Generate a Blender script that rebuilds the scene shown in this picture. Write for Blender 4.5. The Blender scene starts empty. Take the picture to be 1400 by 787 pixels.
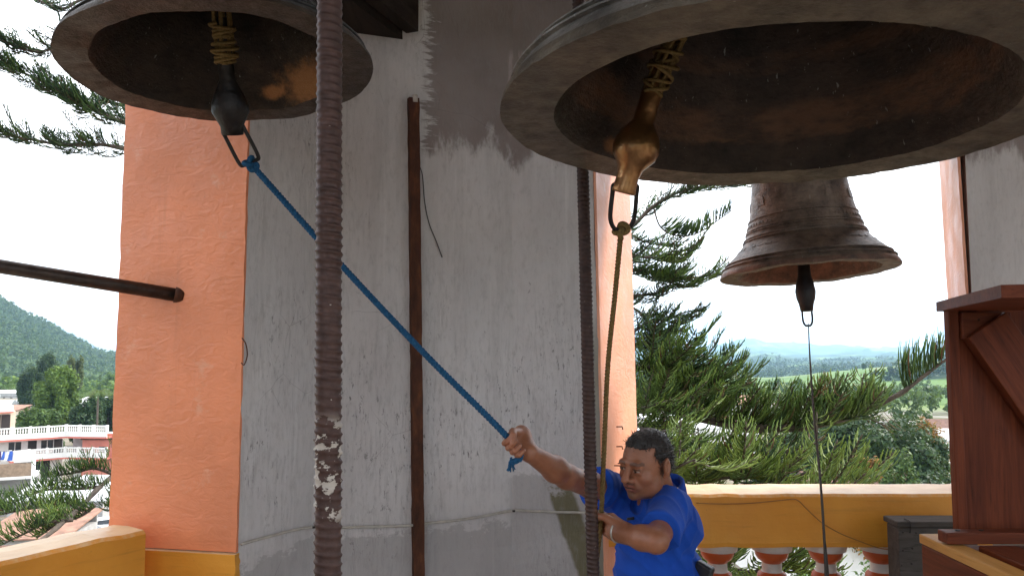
import bpy, math, random
import numpy as np
from mathutils import Vector, Matrix

# ------------------------------------------------------------------ scene, camera, light
scn = bpy.context.scene
COL = scn.collection
CAMZ = 1.75
FPX = 1050.0
HORIZON = 476.0
PITCH = math.atan((HORIZON - 393.5) / FPX)

cam_d = bpy.data.cameras.new("camera")
cam = bpy.data.objects.new("camera", cam_d)
COL.objects.link(cam)
cam.location = (0, 0, CAMZ)
cam.rotation_euler = (math.pi / 2 + PITCH, 0, 0)
cam_d.sensor_width = 36
cam_d.lens = 36 * FPX / 1400
cam_d.clip_start = 0.05
cam_d.clip_end = 60000
scn.camera = cam

SUN_EL, SUN_AZ = math.radians(43), math.radians(70)      # azimuth measured from +Y towards +X
world = bpy.data.worlds.new("World")
scn.world = world
world.use_nodes = True
wt = world.node_tree
wt.nodes.clear()
w_out = wt.nodes.new("ShaderNodeOutputWorld")
w_bg = wt.nodes.new("ShaderNodeBackground")
w_sky = wt.nodes.new("ShaderNodeTexSky")
w_sky.sky_type = 'NISHITA'
w_sky.sun_disc = False
w_sky.sun_elevation = SUN_EL
w_sky.sun_rotation = SUN_AZ
w_sky.dust_density = 2.0
w_co = wt.nodes.new("ShaderNodeTexCoord")
w_map = wt.nodes.new("ShaderNodeMapping")
w_map.inputs['Scale'].default_value = (1, 1, 3.0)
w_no = wt.nodes.new("ShaderNodeTexNoise")
w_no.inputs['Scale'].default_value = 2.6
w_no.inputs['Detail'].default_value = 6
w_rp = wt.nodes.new("ShaderNodeValToRGB")
w_rp.color_ramp.elements[0].position = 0.30
w_rp.color_ramp.elements[0].color = (3.3, 3.55, 3.9, 1)
w_rp.color_ramp.elements[1].position = 0.52
w_rp.color_ramp.elements[1].color = (10.0, 10.2, 10.5, 1)
w_mx = wt.nodes.new("ShaderNodeMix")
w_mx.data_type = 'RGBA'
w_mx.inputs[0].default_value = 0.86                       # a closed bright cloud sheet over the blue
wt.links.new(w_co.outputs['Generated'], w_map.inputs['Vector'])
wt.links.new(w_map.outputs[0], w_no.inputs['Vector'])
wt.links.new(w_no.outputs[0], w_rp.inputs[0])
wt.links.new(w_sky.outputs[0], w_mx.inputs[6])
wt.links.new(w_rp.outputs[0], w_mx.inputs[7])
wt.links.new(w_mx.outputs[2], w_bg.inputs['Color'])
w_bg.inputs['Strength'].default_value = 0.11
wt.links.new(w_bg.outputs[0], w_out.inputs['Surface'])

sun_d = bpy.data.lights.new("sun", 'SUN')
sun_d.energy = 2.0
sun_d.angle = math.radians(12)
sun_d.color = (1.0, 0.95, 0.88)
sun = bpy.data.objects.new("sun", sun_d)
COL.objects.link(sun)
_sd = Vector((math.sin(SUN_AZ) * math.cos(SUN_EL), math.cos(SUN_AZ) * math.cos(SUN_EL), math.sin(SUN_EL)))
sun.rotation_euler = _sd.to_track_quat('Z', 'Y').to_euler()

scn.view_settings.view_transform = 'Standard'
scn.view_settings.look = 'None'
scn.view_settings.gamma = 1
scn.view_settings.exposure = 1.55
scn.render.engine = 'CYCLES'
scn.cycles.use_denoising = True
scn.cycles.max_bounces = 8
scn.cycles.diffuse_bounces = 6
scn.cycles.glossy_bounces = 4
scn.cycles.transmission_bounces = 4
scn.cycles.volume_bounces = 2
scn.cycles.caustics_reflective = False
scn.cycles.caustics_refractive = False
scn.cycles.sample_clamp_indirect = 6

# ------------------------------------------------------------------ helpers
def U(px, py, D):
    """point at forward distance D that the photograph shows near (px, py)"""
    a = (px - 700) / FPX
    b = (393.5 - py) / FPX
    yy = math.cos(PITCH) - b * math.sin(PITCH)
    zz = math.sin(PITCH) + b * math.cos(PITCH)
    s = D / yy
    return np.array([a * s, D, CAMZ + zz * s])

def tag(o, label=None, cat=None, group=None, kind=None):
    if label: o["label"] = label
    if cat: o["category"] = cat
    if group: o["group"] = group
    if kind: o["kind"] = kind
    return o

def link(name, me, parent=None):
    o = bpy.data.objects.new(name, me)
    COL.objects.link(o)
    if parent is not None:
        o.parent = parent
    return o

def empty(name, loc=(0, 0, 0), rot=(0, 0, 0)):
    o = link(name, None)
    o.location = loc
    o.rotation_euler = rot
    return o

def mesh(name, V, F, mat, parent=None, smooth=False, mids=None, fix=False):
    """V: (n,3), F: list of index tuples or an (m,k) array; mat: material or list"""
    me = bpy.data.meshes.new(name)
    V = np.asarray(V, dtype=np.float64)
    if isinstance(F, np.ndarray) and F.ndim == 2:
        m, k = F.shape
        me.vertices.add(len(V)); me.vertices.foreach_set("co", V.ravel())
        me.loops.add(m * k); me.loops.foreach_set("vertex_index", F.astype(np.int32).ravel())
        me.polygons.add(m)
        me.polygons.foreach_set("loop_start", np.arange(0, m * k, k, dtype=np.int32))
        me.update(calc_edges=True)
    else:
        me.from_pydata([tuple(v) for v in V], [], [tuple(f) for f in F])
    for q in (mat if isinstance(mat, (list, tuple)) else [mat]):
        me.materials.append(q)
    if mids is not None:
        me.polygons.foreach_set("material_index", np.asarray(mids, dtype=np.int32))
    if smooth:
        me.polygons.foreach_set("use_smooth", np.ones(len(me.polygons), dtype=bool))
    if fix:
        import bmesh
        bm = bmesh.new(); bm.from_mesh(me)
        bmesh.ops.recalc_face_normals(bm, faces=bm.faces)
        bm.to_mesh(me); bm.free()
    me.update()
    return link(name, me, parent)

def bevel(o, w, seg=2):
    m = o.modifiers.new("bevel", 'BEVEL'); m.width = w; m.segments = seg; m.limit_method = 'ANGLE'
    return o

class Geo:
    """collects pieces of ONE part"""
    def __init__(s): s.V = []; s.F = []; s.n = 0
    def add(s, V, F):
        V = np.asarray(V, float)
        s.F += [tuple(int(i) + s.n for i in f) for f in F]
        s.V.append(V); s.n += len(V)
        return s
    def box(s, lo, hi, M=None):
        x0, y0, z0 = lo; x1, y1, z1 = hi
        V = np.array([(x0,y0,z0),(x1,y0,z0),(x1,y1,z0),(x0,y1,z0),(x0,y0,z1),(x1,y0,z1),(x1,y1,z1),(x0,y1,z1)], float)
        if M is not None: V = V @ np.asarray(M)[:3,:3].T + np.asarray(M)[:3,3]
        return s.add(V, [(0,3,2,1),(4,5,6,7),(0,1,5,4),(1,2,6,5),(2,3,7,6),(3,0,4,7)])
    def prism(s, poly, z0, z1):
        n = len(poly)
        V = [(p[0], p[1], z0) for p in poly] + [(p[0], p[1], z1) for p in poly]
        F = [tuple(range(n))[::-1], tuple(range(n, 2*n))] + [(i, (i+1) % n, n + (i+1) % n, n + i) for i in range(n)]
        return s.add(V, F)
    def tube(s, P, r, k=8, cap=True):
        V, F = tube_vf(P, r, k, cap); return s.add(V, F)
    def lathe(s, prof, k=32, off=(0,0,0)):
        V, F = lathe_vf(prof, k); return s.add(V + np.asarray(off), F)
    def build(s, name, mat, parent=None, smooth=False, fix=False):
        return mesh(name, np.vstack(s.V), s.F, mat, parent, smooth, fix=fix)

def frames(P):
    P = np.asarray(P, float)
    T = np.gradient(P, axis=0); T /= np.linalg.norm(T, axis=1)[:, None] + 1e-12
    up = np.array([0., 0., 1.]) if abs(T[0][2]) < .9 else np.array([1., 0., 0.])
    n = np.cross(T[0], up); n /= np.linalg.norm(n)
    N = []
    for t in T:
        n = n - t * n.dot(t); n /= np.linalg.norm(n) + 1e-12
        N.append(n)
    N = np.array(N)
    return T, N, np.cross(T, N)

def tube_vf(P, r, k=8, cap=True):
    P = np.asarray(P, float); n = len(P)
    r = np.broadcast_to(np.asarray(r, float), (n,))
    T, N, B = frames(P)
    a = np.arange(k) * 2 * np.pi / k
    V = P[:, None] + r[:, None, None] * (np.cos(a)[None, :, None] * N[:, None] + np.sin(a)[None, :, None] * B[:, None])
    F = []
    for i in range(n - 1):
        for j in range(k):
            F.append((i*k + j, i*k + (j+1) % k, (i+1)*k + (j+1) % k, (i+1)*k + j))
    if cap:
        F.append(tuple(range(k))[::-1]); F.append(tuple((n-1)*k + j for j in range(k)))
    return V.reshape(-1, 3), F

def lathe_vf(prof, k=32):
    prof = np.asarray(prof, float); n = len(prof)
    a = np.arange(k) * 2 * np.pi / k
    V = np.stack([prof[:, 0][:, None] * np.cos(a), prof[:, 0][:, None] * np.sin(a), np.repeat(prof[:, 1][:, None], k, 1)], -1).reshape(-1, 3)
    F = []
    for i in range(n - 1):
        for j in range(k):
            F.append((i*k + j, i*k + (j+1) % k, (i+1)*k + (j+1) % k, (i+1)*k + j))
    return V, F

def spline(pts, n):
    """Catmull-Rom through pts"""
    P = np.asarray(pts, float)
    P = np.vstack([2*P[0] - P[1], P, 2*P[-1] - P[-2]])
    m = len(P) - 3
    out = []
    for t in np.linspace(0, m - 1e-9, n):
        i = int(t); u = t - i
        a, b, c, d = P[i:i+4]
        out.append(.5 * ((2*b) + (c - a)*u + (2*a - 5*b + 4*c - d)*u*u + (3*b - a - 3*c + d)*u**3))
    return np.array(out)

def rotm(axis, ang):
    return np.array(Matrix.Rotation(ang, 3, Vector(axis)))

# ------------------------------------------------------------------ materials
class NB:
    def __init__(s, name, rough=.6, metal=0., spec=.5):
        s.m = bpy.data.materials.new(name); s.m.use_nodes = True
        s.t = s.m.node_tree; s.t.nodes.clear()
        s.out = s.t.nodes.new("ShaderNodeOutputMaterial")
        s.b = s.t.nodes.new("ShaderNodeBsdfPrincipled")
        s.t.links.new(s.b.outputs[0], s.out.inputs[0])
        s.set('Roughness', rough); s.set('Metallic', metal); s.set('Specular IOR Level', spec)
        s._tc = None
    def put(s, sock, v):
        if isinstance(v, bpy.types.NodeSocket): s.t.links.new(v, sock)
        elif isinstance(v, (tuple, list)) and len(v) == 3 and sock.type == 'RGBA': sock.default_value = (*v, 1)
        else: sock.default_value = v
    def set(s, k, v): s.put(s.b.inputs[k], v)
    def obj(s):
        if s._tc is None: s._tc = s.t.nodes.new("ShaderNodeTexCoord")
        return s._tc.outputs['Object']
    def pos(s): return s.t.nodes.new("ShaderNodeNewGeometry").outputs['Position']
    def normal(s): return s.t.nodes.new("ShaderNodeNewGeometry").outputs['True Normal']
    def attr(s, name):
        n = s.t.nodes.new("ShaderNodeAttribute"); n.attribute_name = name; return n.outputs['Color']
    def rnd(s): return s.t.nodes.new("ShaderNodeObjectInfo").outputs['Random']
    def island(s): return s.t.nodes.new("ShaderNodeNewGeometry").outputs['Random Per Island']
    def map(s, vec, scale=(1,1,1), loc=(0,0,0), rot=(0,0,0)):
        n = s.t.nodes.new("ShaderNodeMapping"); s.put(n.inputs[0], vec)
        n.inputs['Scale'].default_value = scale; n.inputs['Location'].default_value = loc; n.inputs['Rotation'].default_value = rot
        return n.outputs[0]
    def noise(s, vec, scale, detail=4, rough=.55, dist=0.):
        n = s.t.nodes.new("ShaderNodeTexNoise"); s.put(n.inputs['Vector'], vec)
        n.inputs['Scale'].default_value = scale; n.inputs['Detail'].default_value = detail
        n.inputs['Roughness'].default_value = rough; n.inputs['Distortion'].default_value = dist
        return n.outputs[0]
    def voro(s, vec, scale, feat='F1', out='Distance', rand=1.):
        n = s.t.nodes.new("ShaderNodeTexVoronoi"); n.feature = feat; s.put(n.inputs['Vector'], vec)
        n.inputs['Scale'].default_value = scale; n.inputs['Randomness'].default_value = rand
        return n.outputs[out]
    def wave(s, vec, scale, dist=2., detail=3, dscale=1., axis='X'):
        n = s.t.nodes.new("ShaderNodeTexWave"); n.bands_direction = axis; s.put(n.inputs['Vector'], vec)
        n.inputs['Scale'].default_value = scale; n.inputs['Distortion'].default_value = dist
        n.inputs['Detail'].default_value = detail; n.inputs['Detail Scale'].default_value = dscale
        return n.outputs[1]
    def ramp(s, fac, stops):
        n = s.t.nodes.new("ShaderNodeValToRGB"); e = n.color_ramp.elements
        while len(e) < len(stops): e.new(0.5)
        for q, (p, c) in zip(e, stops):
            q.position = p
            q.color = (*c, 1) if isinstance(c, (tuple, list)) else (c, c, c, 1)
        s.put(n.inputs[0], fac); return n.outputs[0]
    def mix(s, fac, a, b, mode='MIX'):
        n = s.t.nodes.new("ShaderNodeMix"); n.data_type = 'RGBA'; n.blend_type = mode
        s.put(n.inputs[0], fac); s.put(n.inputs[6], a); s.put(n.inputs[7], b); return n.outputs[2]
    def math(s, op, a, b=0., clamp=False):
        n = s.t.nodes.new("ShaderNodeMath"); n.operation = op; n.use_clamp = clamp
        s.put(n.inputs[0], a); s.put(n.inputs[1], b); return n.outputs[0]
    def sep(s, vec):
        n = s.t.nodes.new("ShaderNodeSeparateXYZ"); s.put(n.inputs[0], vec); return n.outputs
    def rng(s, v, a, b, lo=0., hi=1.):
        n = s.t.nodes.new("ShaderNodeMapRange"); n.interpolation_type = 'SMOOTHSTEP'
        s.put(n.inputs[0], v)
        for i, q in enumerate((a, b, lo, hi)): n.inputs[i+1].default_value = q
        return n.outputs[0]
    def dist(s, vec, p):
        n = s.t.nodes.new("ShaderNodeVectorMath"); n.operation = 'DISTANCE'
        s.put(n.inputs[0], vec); n.inputs[1].default_value = p; return n.outputs['Value']
    def bump(s, h, strength=.3, distance=.01, prev=None):
        n = s.t.nodes.new("ShaderNodeBump"); n.inputs['Strength'].default_value = strength
        n.inputs['Distance'].default_value = distance; s.put(n.inputs['Height'], h)
        if prev is not None: s.put(n.inputs['Normal'], prev)
        s.put(s.b.inputs['Normal'], n.outputs[0]); return n.outputs[0]

def plain(name, c, rough=.6, metal=0., var=.15, scale=8., bump=0., bscale=40.):
    b = NB(name, rough, metal)
    n = b.noise(b.obj(), scale, 5)
    c = np.array(c)
    b.set('Base Color', b.ramp(n, [(.3, tuple(c*(1-var))), (.7, tuple(np.minimum(c*(1+var), .95)))]))
    if bump: b.bump(b.noise(b.obj(), bscale, 4), bump, .01)
    return b.m

def concrete():
    b = NB("bare_concrete", .85, 0, .25)
    p = b.pos()
    X, Y, Z = b.sep(p)
    streak = b.noise(b.map(p, (16, 16, 1.3)), 1.0, 6, .62)
    blotch = b.noise(b.map(p, (1, 1, .7)), 2.1, 5, .6)
    fine = b.noise(b.map(p, (1, 1, .45)), 42, 6, .7)
    col = b.ramp(blotch, [(.3, (.50, .475, .47)), (.7, (.64, .615, .61))])
    col = b.mix(b.rng(streak, .50, .74, 0, .34), col, (.36, .342, .335))
    col = b.mix(b.rng(b.noise(b.map(p, (26, 26, .9)), 1.0, 4, .6), .56, .72, 0, .35), col, (.74, .72, .715))
    # dark pitting, gathered in patches under the old plaster line
    patch = b.noise(b.map(p, (1, 1, .6), (3.1, 0, 1.7)), 1.9, 3)
    pit = b.noise(b.map(p, (60, 60, 22)), 1.0, 5, .75)
    col = b.mix(b.math('MULTIPLY', b.rng(pit, .57, .66, 0, .8), b.rng(patch, .47, .62)), col, (.10, .093, .088))
    col = b.mix(b.rng(b.noise(b.map(p, (22, 22, 14), (7, 3, 1)), 1., 6, .8), .655, .70, 0, .6), col, (.14, .13, .12))
    # smoother later cement coat towards the top with a ragged lower edge
    rag = b.noise(b.map(p, (7, 7, 2.5)), 1.0, 7, .68)
    zz = b.math('ADD', Z, b.math('MULTIPLY', b.math('SUBTRACT', rag, .5), .62))
    left = b.rng(b.math('ADD', X, b.math('MULTIPLY', b.math('SUBTRACT', b.noise(b.map(p, (1, 1, 5)), 9, 5, .7), .5), .30)), -.40, -.36)
    left = b.math('MAXIMUM', left, b.rng(Z, 3.3, 3.36))
    coat = b.math('MULTIPLY', b.rng(zz, 2.60, 2.70), left)
    col = b.mix(coat, col, b.ramp(b.noise(p, 3.0, 5), [(.3, (.215, .178, .168)), (.7, (.30, .258, .248))]))
    scrape = b.math('MULTIPLY', b.rng(b.noise(b.map(p, (24, 24, 2.2), (2, 5, 0)), 1., 5, .7), .50, .62), b.math('MULTIPLY', b.rng(b.math('ABSOLUTE', b.math('SUBTRACT', X, .03)), .08, .04), b.rng(Z, 2.7, 2.8)))
    col = b.mix(b.math('MULTIPLY', scrape, b.rng(Z, 3.15, 3.1)), col, (.40, .34, .33))
    # damp, darker skirting with a flaking edge
    zl = b.math('ADD', Z, b.math('MULTIPLY', b.math('SUBTRACT', b.noise(b.map(p, (6, 6, 9)), 1., 6, .75), .5), .42))
    damp = b.rng(zl, .98, .955)
    damp2 = b.math('MULTIPLY', b.rng(b.math('ADD', zl, 0.), 1.20, 1.18), b.rng(b.math('ADD', X, b.math('MULTIPLY', streak, .12)), .02, .07))
    col = b.mix(b.math('MULTIPLY', b.math('MAXIMUM', damp, damp2), .5), col, (.29, .27, .265))
    # olive stain running down beside the ringer
    sx = b.math('SUBTRACT', X, b.math('MULTIPLY', b.math('SUBTRACT', 1.12, Z), .36))
    sx = b.math('ADD', sx, b.math('MULTIPLY', b.math('SUBTRACT', b.noise(p, 14, 4), .5), .035))
    olive = b.math('MULTIPLY', b.rng(b.math('ABSOLUTE', b.math('SUBTRACT', sx, .215)), .065, .045), b.rng(zl, 1.17, 1.12))
    olive2 = b.math('MULTIPLY', b.rng(b.math('ADD', X, b.math('MULTIPLY', fine, .02)), .352, .372), b.rng(Z, 2.0, 1.7))
    col = b.mix(b.math('MULTIPLY', b.math('MAXIMUM', olive, b.math('MULTIPLY', olive2, .7)), .85), col, (.115, .10, .035))
    col = b.mix(b.math('MULTIPLY', b.rng(b.noise(b.map(p, (70, 70, 9)), 1., 5, .75), .48, .70, 0, .50), b.math('ADD', b.math('MULTIPLY', b.rng(patch, .40, .62), .75), .25)), col, (.27, .255, .25), 'MIX')
    crack = b.voro(b.map(b.mix(.16, p, b.t.nodes.new('ShaderNodeTexNoise').outputs['Color']), (1, 1, .8)), 4.2, 'DISTANCE_TO_EDGE')
    col = b.mix(b.math('MULTIPLY', b.rng(crack, .004, .001, 0, .45), b.rng(b.noise(p, 1.7, 3), .57, .64)), col, (.13, .12, .115))
    col = b.mix(b.rng(fine, .48, .75, 0, .35), col, (.28, .265, .26), 'MIX')
    b.set('Base Color', col)
    h = b.math('ADD', b.math('MULTIPLY', fine, .6), b.math('ADD', b.math('MULTIPLY', b.noise(b.map(p, (3, 3, 1), (0, 0, 0), (0, .5, 0)), 16, 3, .5, 1.2), .8), b.math('MULTIPLY', streak, .5)))
    b.bump(h, .30, .010)
    return b.m

def paint(name, c, wear, rough=.42, bs=30., bstr=.35, streaks=.5):
    """old enamel on rough plaster"""
    b = NB(name, rough, 0, .5)
    p = b.pos()
    c = np.array(c)
    n = b.noise(p, 3.2, 5)
    col = b.ramp(n, [(.3, tuple(c*.86)), (.7, tuple(np.minimum(c*1.12, .9)))])
    col = b.mix(b.rng(b.noise(p, 9, 7, .7), .58, .70, 0, streaks), col, wear)
    # scuffs, chips and dust runs
    col = b.mix(b.rng(b.noise(b.map(p, (1, 1, .5), (0, 0, 0), (.4, .5, .3)), 26, 7, .8), .66, .70, 0, .55), col, tuple(np.array(c)*.45))
    col = b.mix(b.math('MULTIPLY', b.rng(b.noise(b.map(p, (18, 18, .8)), 1., 5, .6), .55, .75, 0, .35), b.rng(b.noise(p, 1.3, 3), .4, .6)), col, tuple(np.array(c)*.6))
    b.set('Base Color', col)
    b.set('Roughness', b.rng(b.noise(p, 6, 4), .3, .7, rough - .08, rough + .14))
    h = b.math('ADD', b.noise(p, bs, 4, .6, .6), b.math('MULTIPLY', b.noise(b.map(p, (1, 1, 2.2)), bs*.35, 3, .5, 1.5), 1.4))
    b.bump(h, bstr, .012)
    return b.m

def rail_paint():
    b = NB("ochre_paint", .45, 0, .5)
    p = b.pos()
    n = b.noise(p, 3, 5)
    col = b.ramp(n, [(.3, (.68, .275, .026)), (.7, (.77, .35, .045))])
    nz = b.sep(b.normal())[2]
    worn = b.rng(b.math('ADD', nz, b.math('MULTIPLY', b.math('SUBTRACT', b.noise(p, 22, 6, .7), .5), .8)), .55, .95, 0, .85)  # tops turn pale: wear, together with sky brightness put into the colour
    col = b.mix(worn, col, b.ramp(b.noise(p, 11, 5), [(.35, (.62, .46, .28)), (.65, (.74, .58, .37))]))
    grain = b.noise(b.map(p, (3, 3, 40)), 1., 5, .6)
    col = b.mix(b.rng(grain, .55, .75, 0, .35), col, (.40, .17, .02))
    col = b.mix(b.rng(b.noise(p, 50, 5, .8), .66, .72, 0, .6), col, (.16, .08, .03))
    b.set('Base Color', col)
    b.bump(b.math('ADD', b.noise(p, 24, 4), b.math('MULTIPLY', grain, .5)), .25, .01)
    return b.m

def bronze(name, base, dark, R, strikes=(), metal=.55, rough=.46, bands=False):
    """weathered bell metal; strikes: places (local) polished by the clapper"""
    b = NB(name, rough, metal, .5)
    p = b.obj()
    n = b.noise(p, 5 / R, 7, .65)
    n2 = b.noise(b.map(p, (1, 1, 3)), 14 / R, 6, .7)
    col = b.ramp(n, [(.32, dark), (.52, base), (.72, tuple(np.array(base)*1.6))])
    col = b.mix(b.rng(n2, .5, .75, 0, .6), col, dark)
    col = b.mix(b.rng(b.noise(p, 45 / R, 5, .8), .66, .70, 0, .55), col, (.42, .42, .40))
    drip = b.noise(b.map(p, (34 / R, 34 / R, 2.0 / R)), 1., 3, .6)
    col = b.mix(b.rng(drip, .68, .72, 0, .35), col, (.45, .45, .42))
    rgh = b.rng(n2, .3, .7, rough - .06, rough + .16)
    if bands:       # worn copper rings left round the inside by years of striking
        zz = b.math('ADD', b.math('MULTIPLY', b.sep(p)[2], 1 / R), b.math('MULTIPLY', b.math('SUBTRACT', b.noise(b.map(p, (1, 1, 2)), 3.2 / R, 6, .7), .5), .16))
        ring = b.math('MULTIPLY', b.rng(zz, .12, .15), b.rng(zz, .32, .24))
        ring2 = b.math('MULTIPLY', b.rng(zz, .40, .43, 0, .6), b.rng(zz, .50, .46))
        brk = b.rng(b.noise(b.map(p, (1, 1, 3)), 4 / R, 5, .7), .36, .60, .15, .9)
        col = b.mix(b.math('MULTIPLY', b.math('MAXIMUM', ring, ring2), brk), col, (.115, .058, .032))
    for (q, rad) in strikes:
        d = b.math('ADD', b.dist(b.map(p, (1, 1, 1.9)), (q[0], q[1], q[2]*1.9)), b.math('MULTIPLY', b.math('SUBTRACT', b.noise(p, 9 / R, 6, .7), .5), rad*1.3))
        f = b.rng(d, rad, rad*.3, 0, .65)
        col = b.mix(f, col, (.46, .21, .075))
    b.set('Base Color', col)
    b.set('Roughness', rgh)
    b.bump(b.math('ADD', n2, b.noise(p, 60 / R, 4)), .38, .012)
    return b.m

def rod_mat(flaking=1., k=1.):
    b = NB("rusty_painted_rod", .55, .35, .5)
    p = b.obj()
    X, Y, Z = b.sep(p)
    n = b.noise(p, 40, 6, .7)
    col = b.ramp(n, [(.3, (.030*k, .016*k, .014*k)), (.6, (.060*k, .032*k, .027*k)), (.8, (.10*k, .050*k, .034*k))])
    col = b.mix(b.rng(b.noise(b.map(p, (1, 1, .25)), 11, 4), .55, .68, 0, .8), col, (.115, .045, .016))
    band = b.math('MULTIPLY', b.rng(Z, 1.47, 1.50), b.rng(Z, 1.655, 1.62))
    flake = b.noise(b.map(p, (1, 1, 1.6)), 26, 5, .65)
    white = b.math('MULTIPLY', b.rng(flake, .50, .53, 0, flaking), band)
    chips = b.rng(b.noise(p, 70, 3, .6), .715, .735)
    rub = b.rng(b.noise(p, 9, 3), .62, .68)
    w = b.math('MAXIMUM', white, b.math('MULTIPLY', chips, .8))
    col = b.mix(w, col, (.52, .47, .42))
    b.set('Base Color', col)
    b.set('Metallic', b.math('MULTIPLY', b.math('SUBTRACT', 1., w), .35))
    b.bump(n, .3, .004)
    return b.m

def rust_mat(name="rusty_steel", k=1.):
    b = NB(name, .8, .2, .3)
    p = b.pos()
    n = b.noise(b.map(p, (1, 1, .35)), 28, 7, .7)
    col = b.ramp(n, [(.3, (.038*k, .017*k, .012*k)), (.55, (.10*k, .038*k, .020*k)), (.78, (.20*k, .078*k, .030*k))])
    col = b.mix(b.rng(b.noise(b.map(p, (1, 1, .2)), 13, 5), .56, .66, 0, .9), col, (.07*k, .024*k, .020*k))
    b.set('Base Color', col)
    b.bump(n, .5, .006)
    return b.m

def wood_mat(name, c1, c2, axis=(1, 1, .08), rough=.5, scale=30, pores=.5):
    b = NB(name, rough, 0, .45)
    p = b.obj()
    q = b.map(p, axis)
    w = b.noise(q, scale, 6, .62, .6)
    w2 = b.noise(q, scale*5, 3, .6)
    col = b.ramp(w, [(.3, c1), (.7, c2)])
    col = b.mix(b.rng(w2, .52, .72, 0, pores), col, tuple(np.array(c1)*.45))
    v = b.math('ADD', b.math('MULTIPLY', b.rnd(), .5), .75)
    col = b.mix(1., col, b.ramp(v, [(0., 0.), (1., 1.)]), 'MULTIPLY') if False else col
    b.set('Base Color', col); b.set('Specular IOR Level', .18)
    b.bump(b.math('ADD', w, w2), .18, .006)
    return b.m

def rope_mat(name, c1, c2):
    b = NB(name, .9, 0, .2)
    p = b.obj()
    n = b.noise(p, 160, 4, .7)
    col = b.ramp(n, [(.3, c1), (.7, c2)])
    b.set('Base Color', col); b.bump(n, .5, .003)
    return b.m

def leaf_mat(name, cols, trans=.35, rough=.55):
    b = NB(name, rough, 0, .3)
    col = b.ramp(b.island(), [(i / max(1, len(cols)-1), c) for i, c in enumerate(cols)])
    big = b.noise(b.obj(), .5, 3)
    col = b.mix(b.rng(big, .35, .7, 0, .35), col, tuple(np.array(cols[0])*.8))
    b.set('Base Color', col)
    # light passing through the thin leaves
    tr = b.t.nodes.new("ShaderNodeBsdfTranslucent")
    b.put(tr.inputs[0], b.mix(.5, col, (.20, .26, .03)))
    ms = b.t.nodes.new("ShaderNodeMixShader"); ms.inputs[0].default_value = trans
    b.t.links.new(b.b.outputs[0], ms.inputs[1]); b.t.links.new(tr.outputs[0], ms.inputs[2])
    b.t.links.new(ms.outputs[0], b.out.inputs[0])
    return b.m

MAT = {}
MAT['concrete'] = concrete()
MAT['orange'] = paint("orange_paint", (.78, .27, .125), (.76, .42, .29), .40, 34, .22, .45)
MAT['lit_orange_paint'] = paint("lit_orange_paint", (.80, .36, .22), (.80, .52, .40), .45, 34, .22, .5)  # the orange paint again, with daylight's brightening mixed into its colour
MAT['ochre'] = rail_paint()
MAT['terracotta'] = paint("terracotta_paint", (.46, .082, .016), (.60, .22, .10), .38, 60, .2, .3)
MAT['white_paint'] = paint("white_paint", (.60, .56, .52), (.40, .34, .30), .5, 50, .2, .35)
MAT['rod'] = rod_mat(1., 1.5)
MAT['rod_plain'] = rod_mat(0.)
MAT['rust'] = rust_mat()
MAT['iron'] = plain("dark_iron", (.035, .028, .026), .5, .6, .4, 30, .3, 80)
MAT['pipe'] = plain("dull_pipe", (.05, .036, .03), .42, .5, .5, 14, .25, 60)
MAT['mahogany'] = wood_mat("varnished_mahogany", (.080, .018, .008), (.20, .050, .020), (1, 1, .07), .52, 26, .45)
MAT['mahogany_x'] = wood_mat("varnished_mahogany_lying", (.078, .018, .008), (.18, .046, .019), (.07, 1, 1), .55, 26, .45)
MAT['mahogany_y'] = wood_mat("varnished_mahogany_deep", (.078, .018, .008), (.18, .046, .019), (1, .07, 1), .42, 26, .45)
MAT['pale_wood'] = wood_mat("pale_timber", (.44, .20, .045), (.62, .33, .10), (1, .07, 1), .55, 24, .35)
MAT['grey_wood'] = wood_mat("weathered_grey_board", (.055, .048, .043), (.105, .095, .086), (.12, 1, 1), .8, 22, .5)
MAT['dark_timber'] = wood_mat("dark_roof_timber", (.018, .013, .011), (.045, .032, .026), (1, .08, 1), .8, 20, .5)
MAT['blue_rope'] = rope_mat("blue_rope_fibre", (.010, .055, .13), (.028, .125, .26))
MAT['yellow_rope'] = rope_mat("old_yellow_rope_fibre", (.11, .07, .025), (.24, .165, .065))
MAT['cable_white'] = plain("white_cable_sheath", (.46, .43, .38), .6, 0, .2, 30)
MAT['wire'] = plain("dark_wire", (.06, .055, .05), .5, .3, .3, 30)
MAT['floor'] = plain("worn_cement_floor", (.30, .27, .24), .8, 0, .25, 3, .3, 30)
MAT['plaster'] = plain("pale_plaster", (.50, .46, .42), .85, 0, .15, 3, .3, 30)
MAT['black_plastic'] = plain("black_leatherette", (.02, .02, .022), .4, 0, .2, 30)

# ------------------------------------------------------------------ belfry (six-sided), floor at z = 0
HC = np.array([1.25, 0.05]); APO = 3.45
def hexpt(k_deg, r): return HC + r * np.array([math.cos(math.radians(k_deg)), math.sin(math.radians(k_deg))])
CORN = [hexpt(60*i, APO / math.cos(math.radians(30))) for i in range(6)]
OUTC = [hexpt(60*i, (APO + .5) / math.cos(math.radians(30))) for i in range(6)]
flo = Geo().prism([hexpt(60*i, 4.55) for i in range(6)], -.35, 0.).build("floor", MAT['floor'])
tag(flo, kind="structure")
cei = Geo().prism([hexpt(60*i, 4.75) for i in range(6)], 5.2, 5.5).build("ceiling", MAT['plaster'])
tag(cei, kind="structure")
lg = Geo()
for i in range(6):
    a, b_, c, d = CORN[i], CORN[(i+1) % 6], OUTC[(i+1) % 6], OUTC[i]
    lg.prism([a, b_, c, d], 4.3, 5.2)  # lintels kept high to let in more daylight
up = lg.build("upper_wall", MAT['plaster'], fix=True); tag(up, kind="structure")
lo = Geo()
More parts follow.
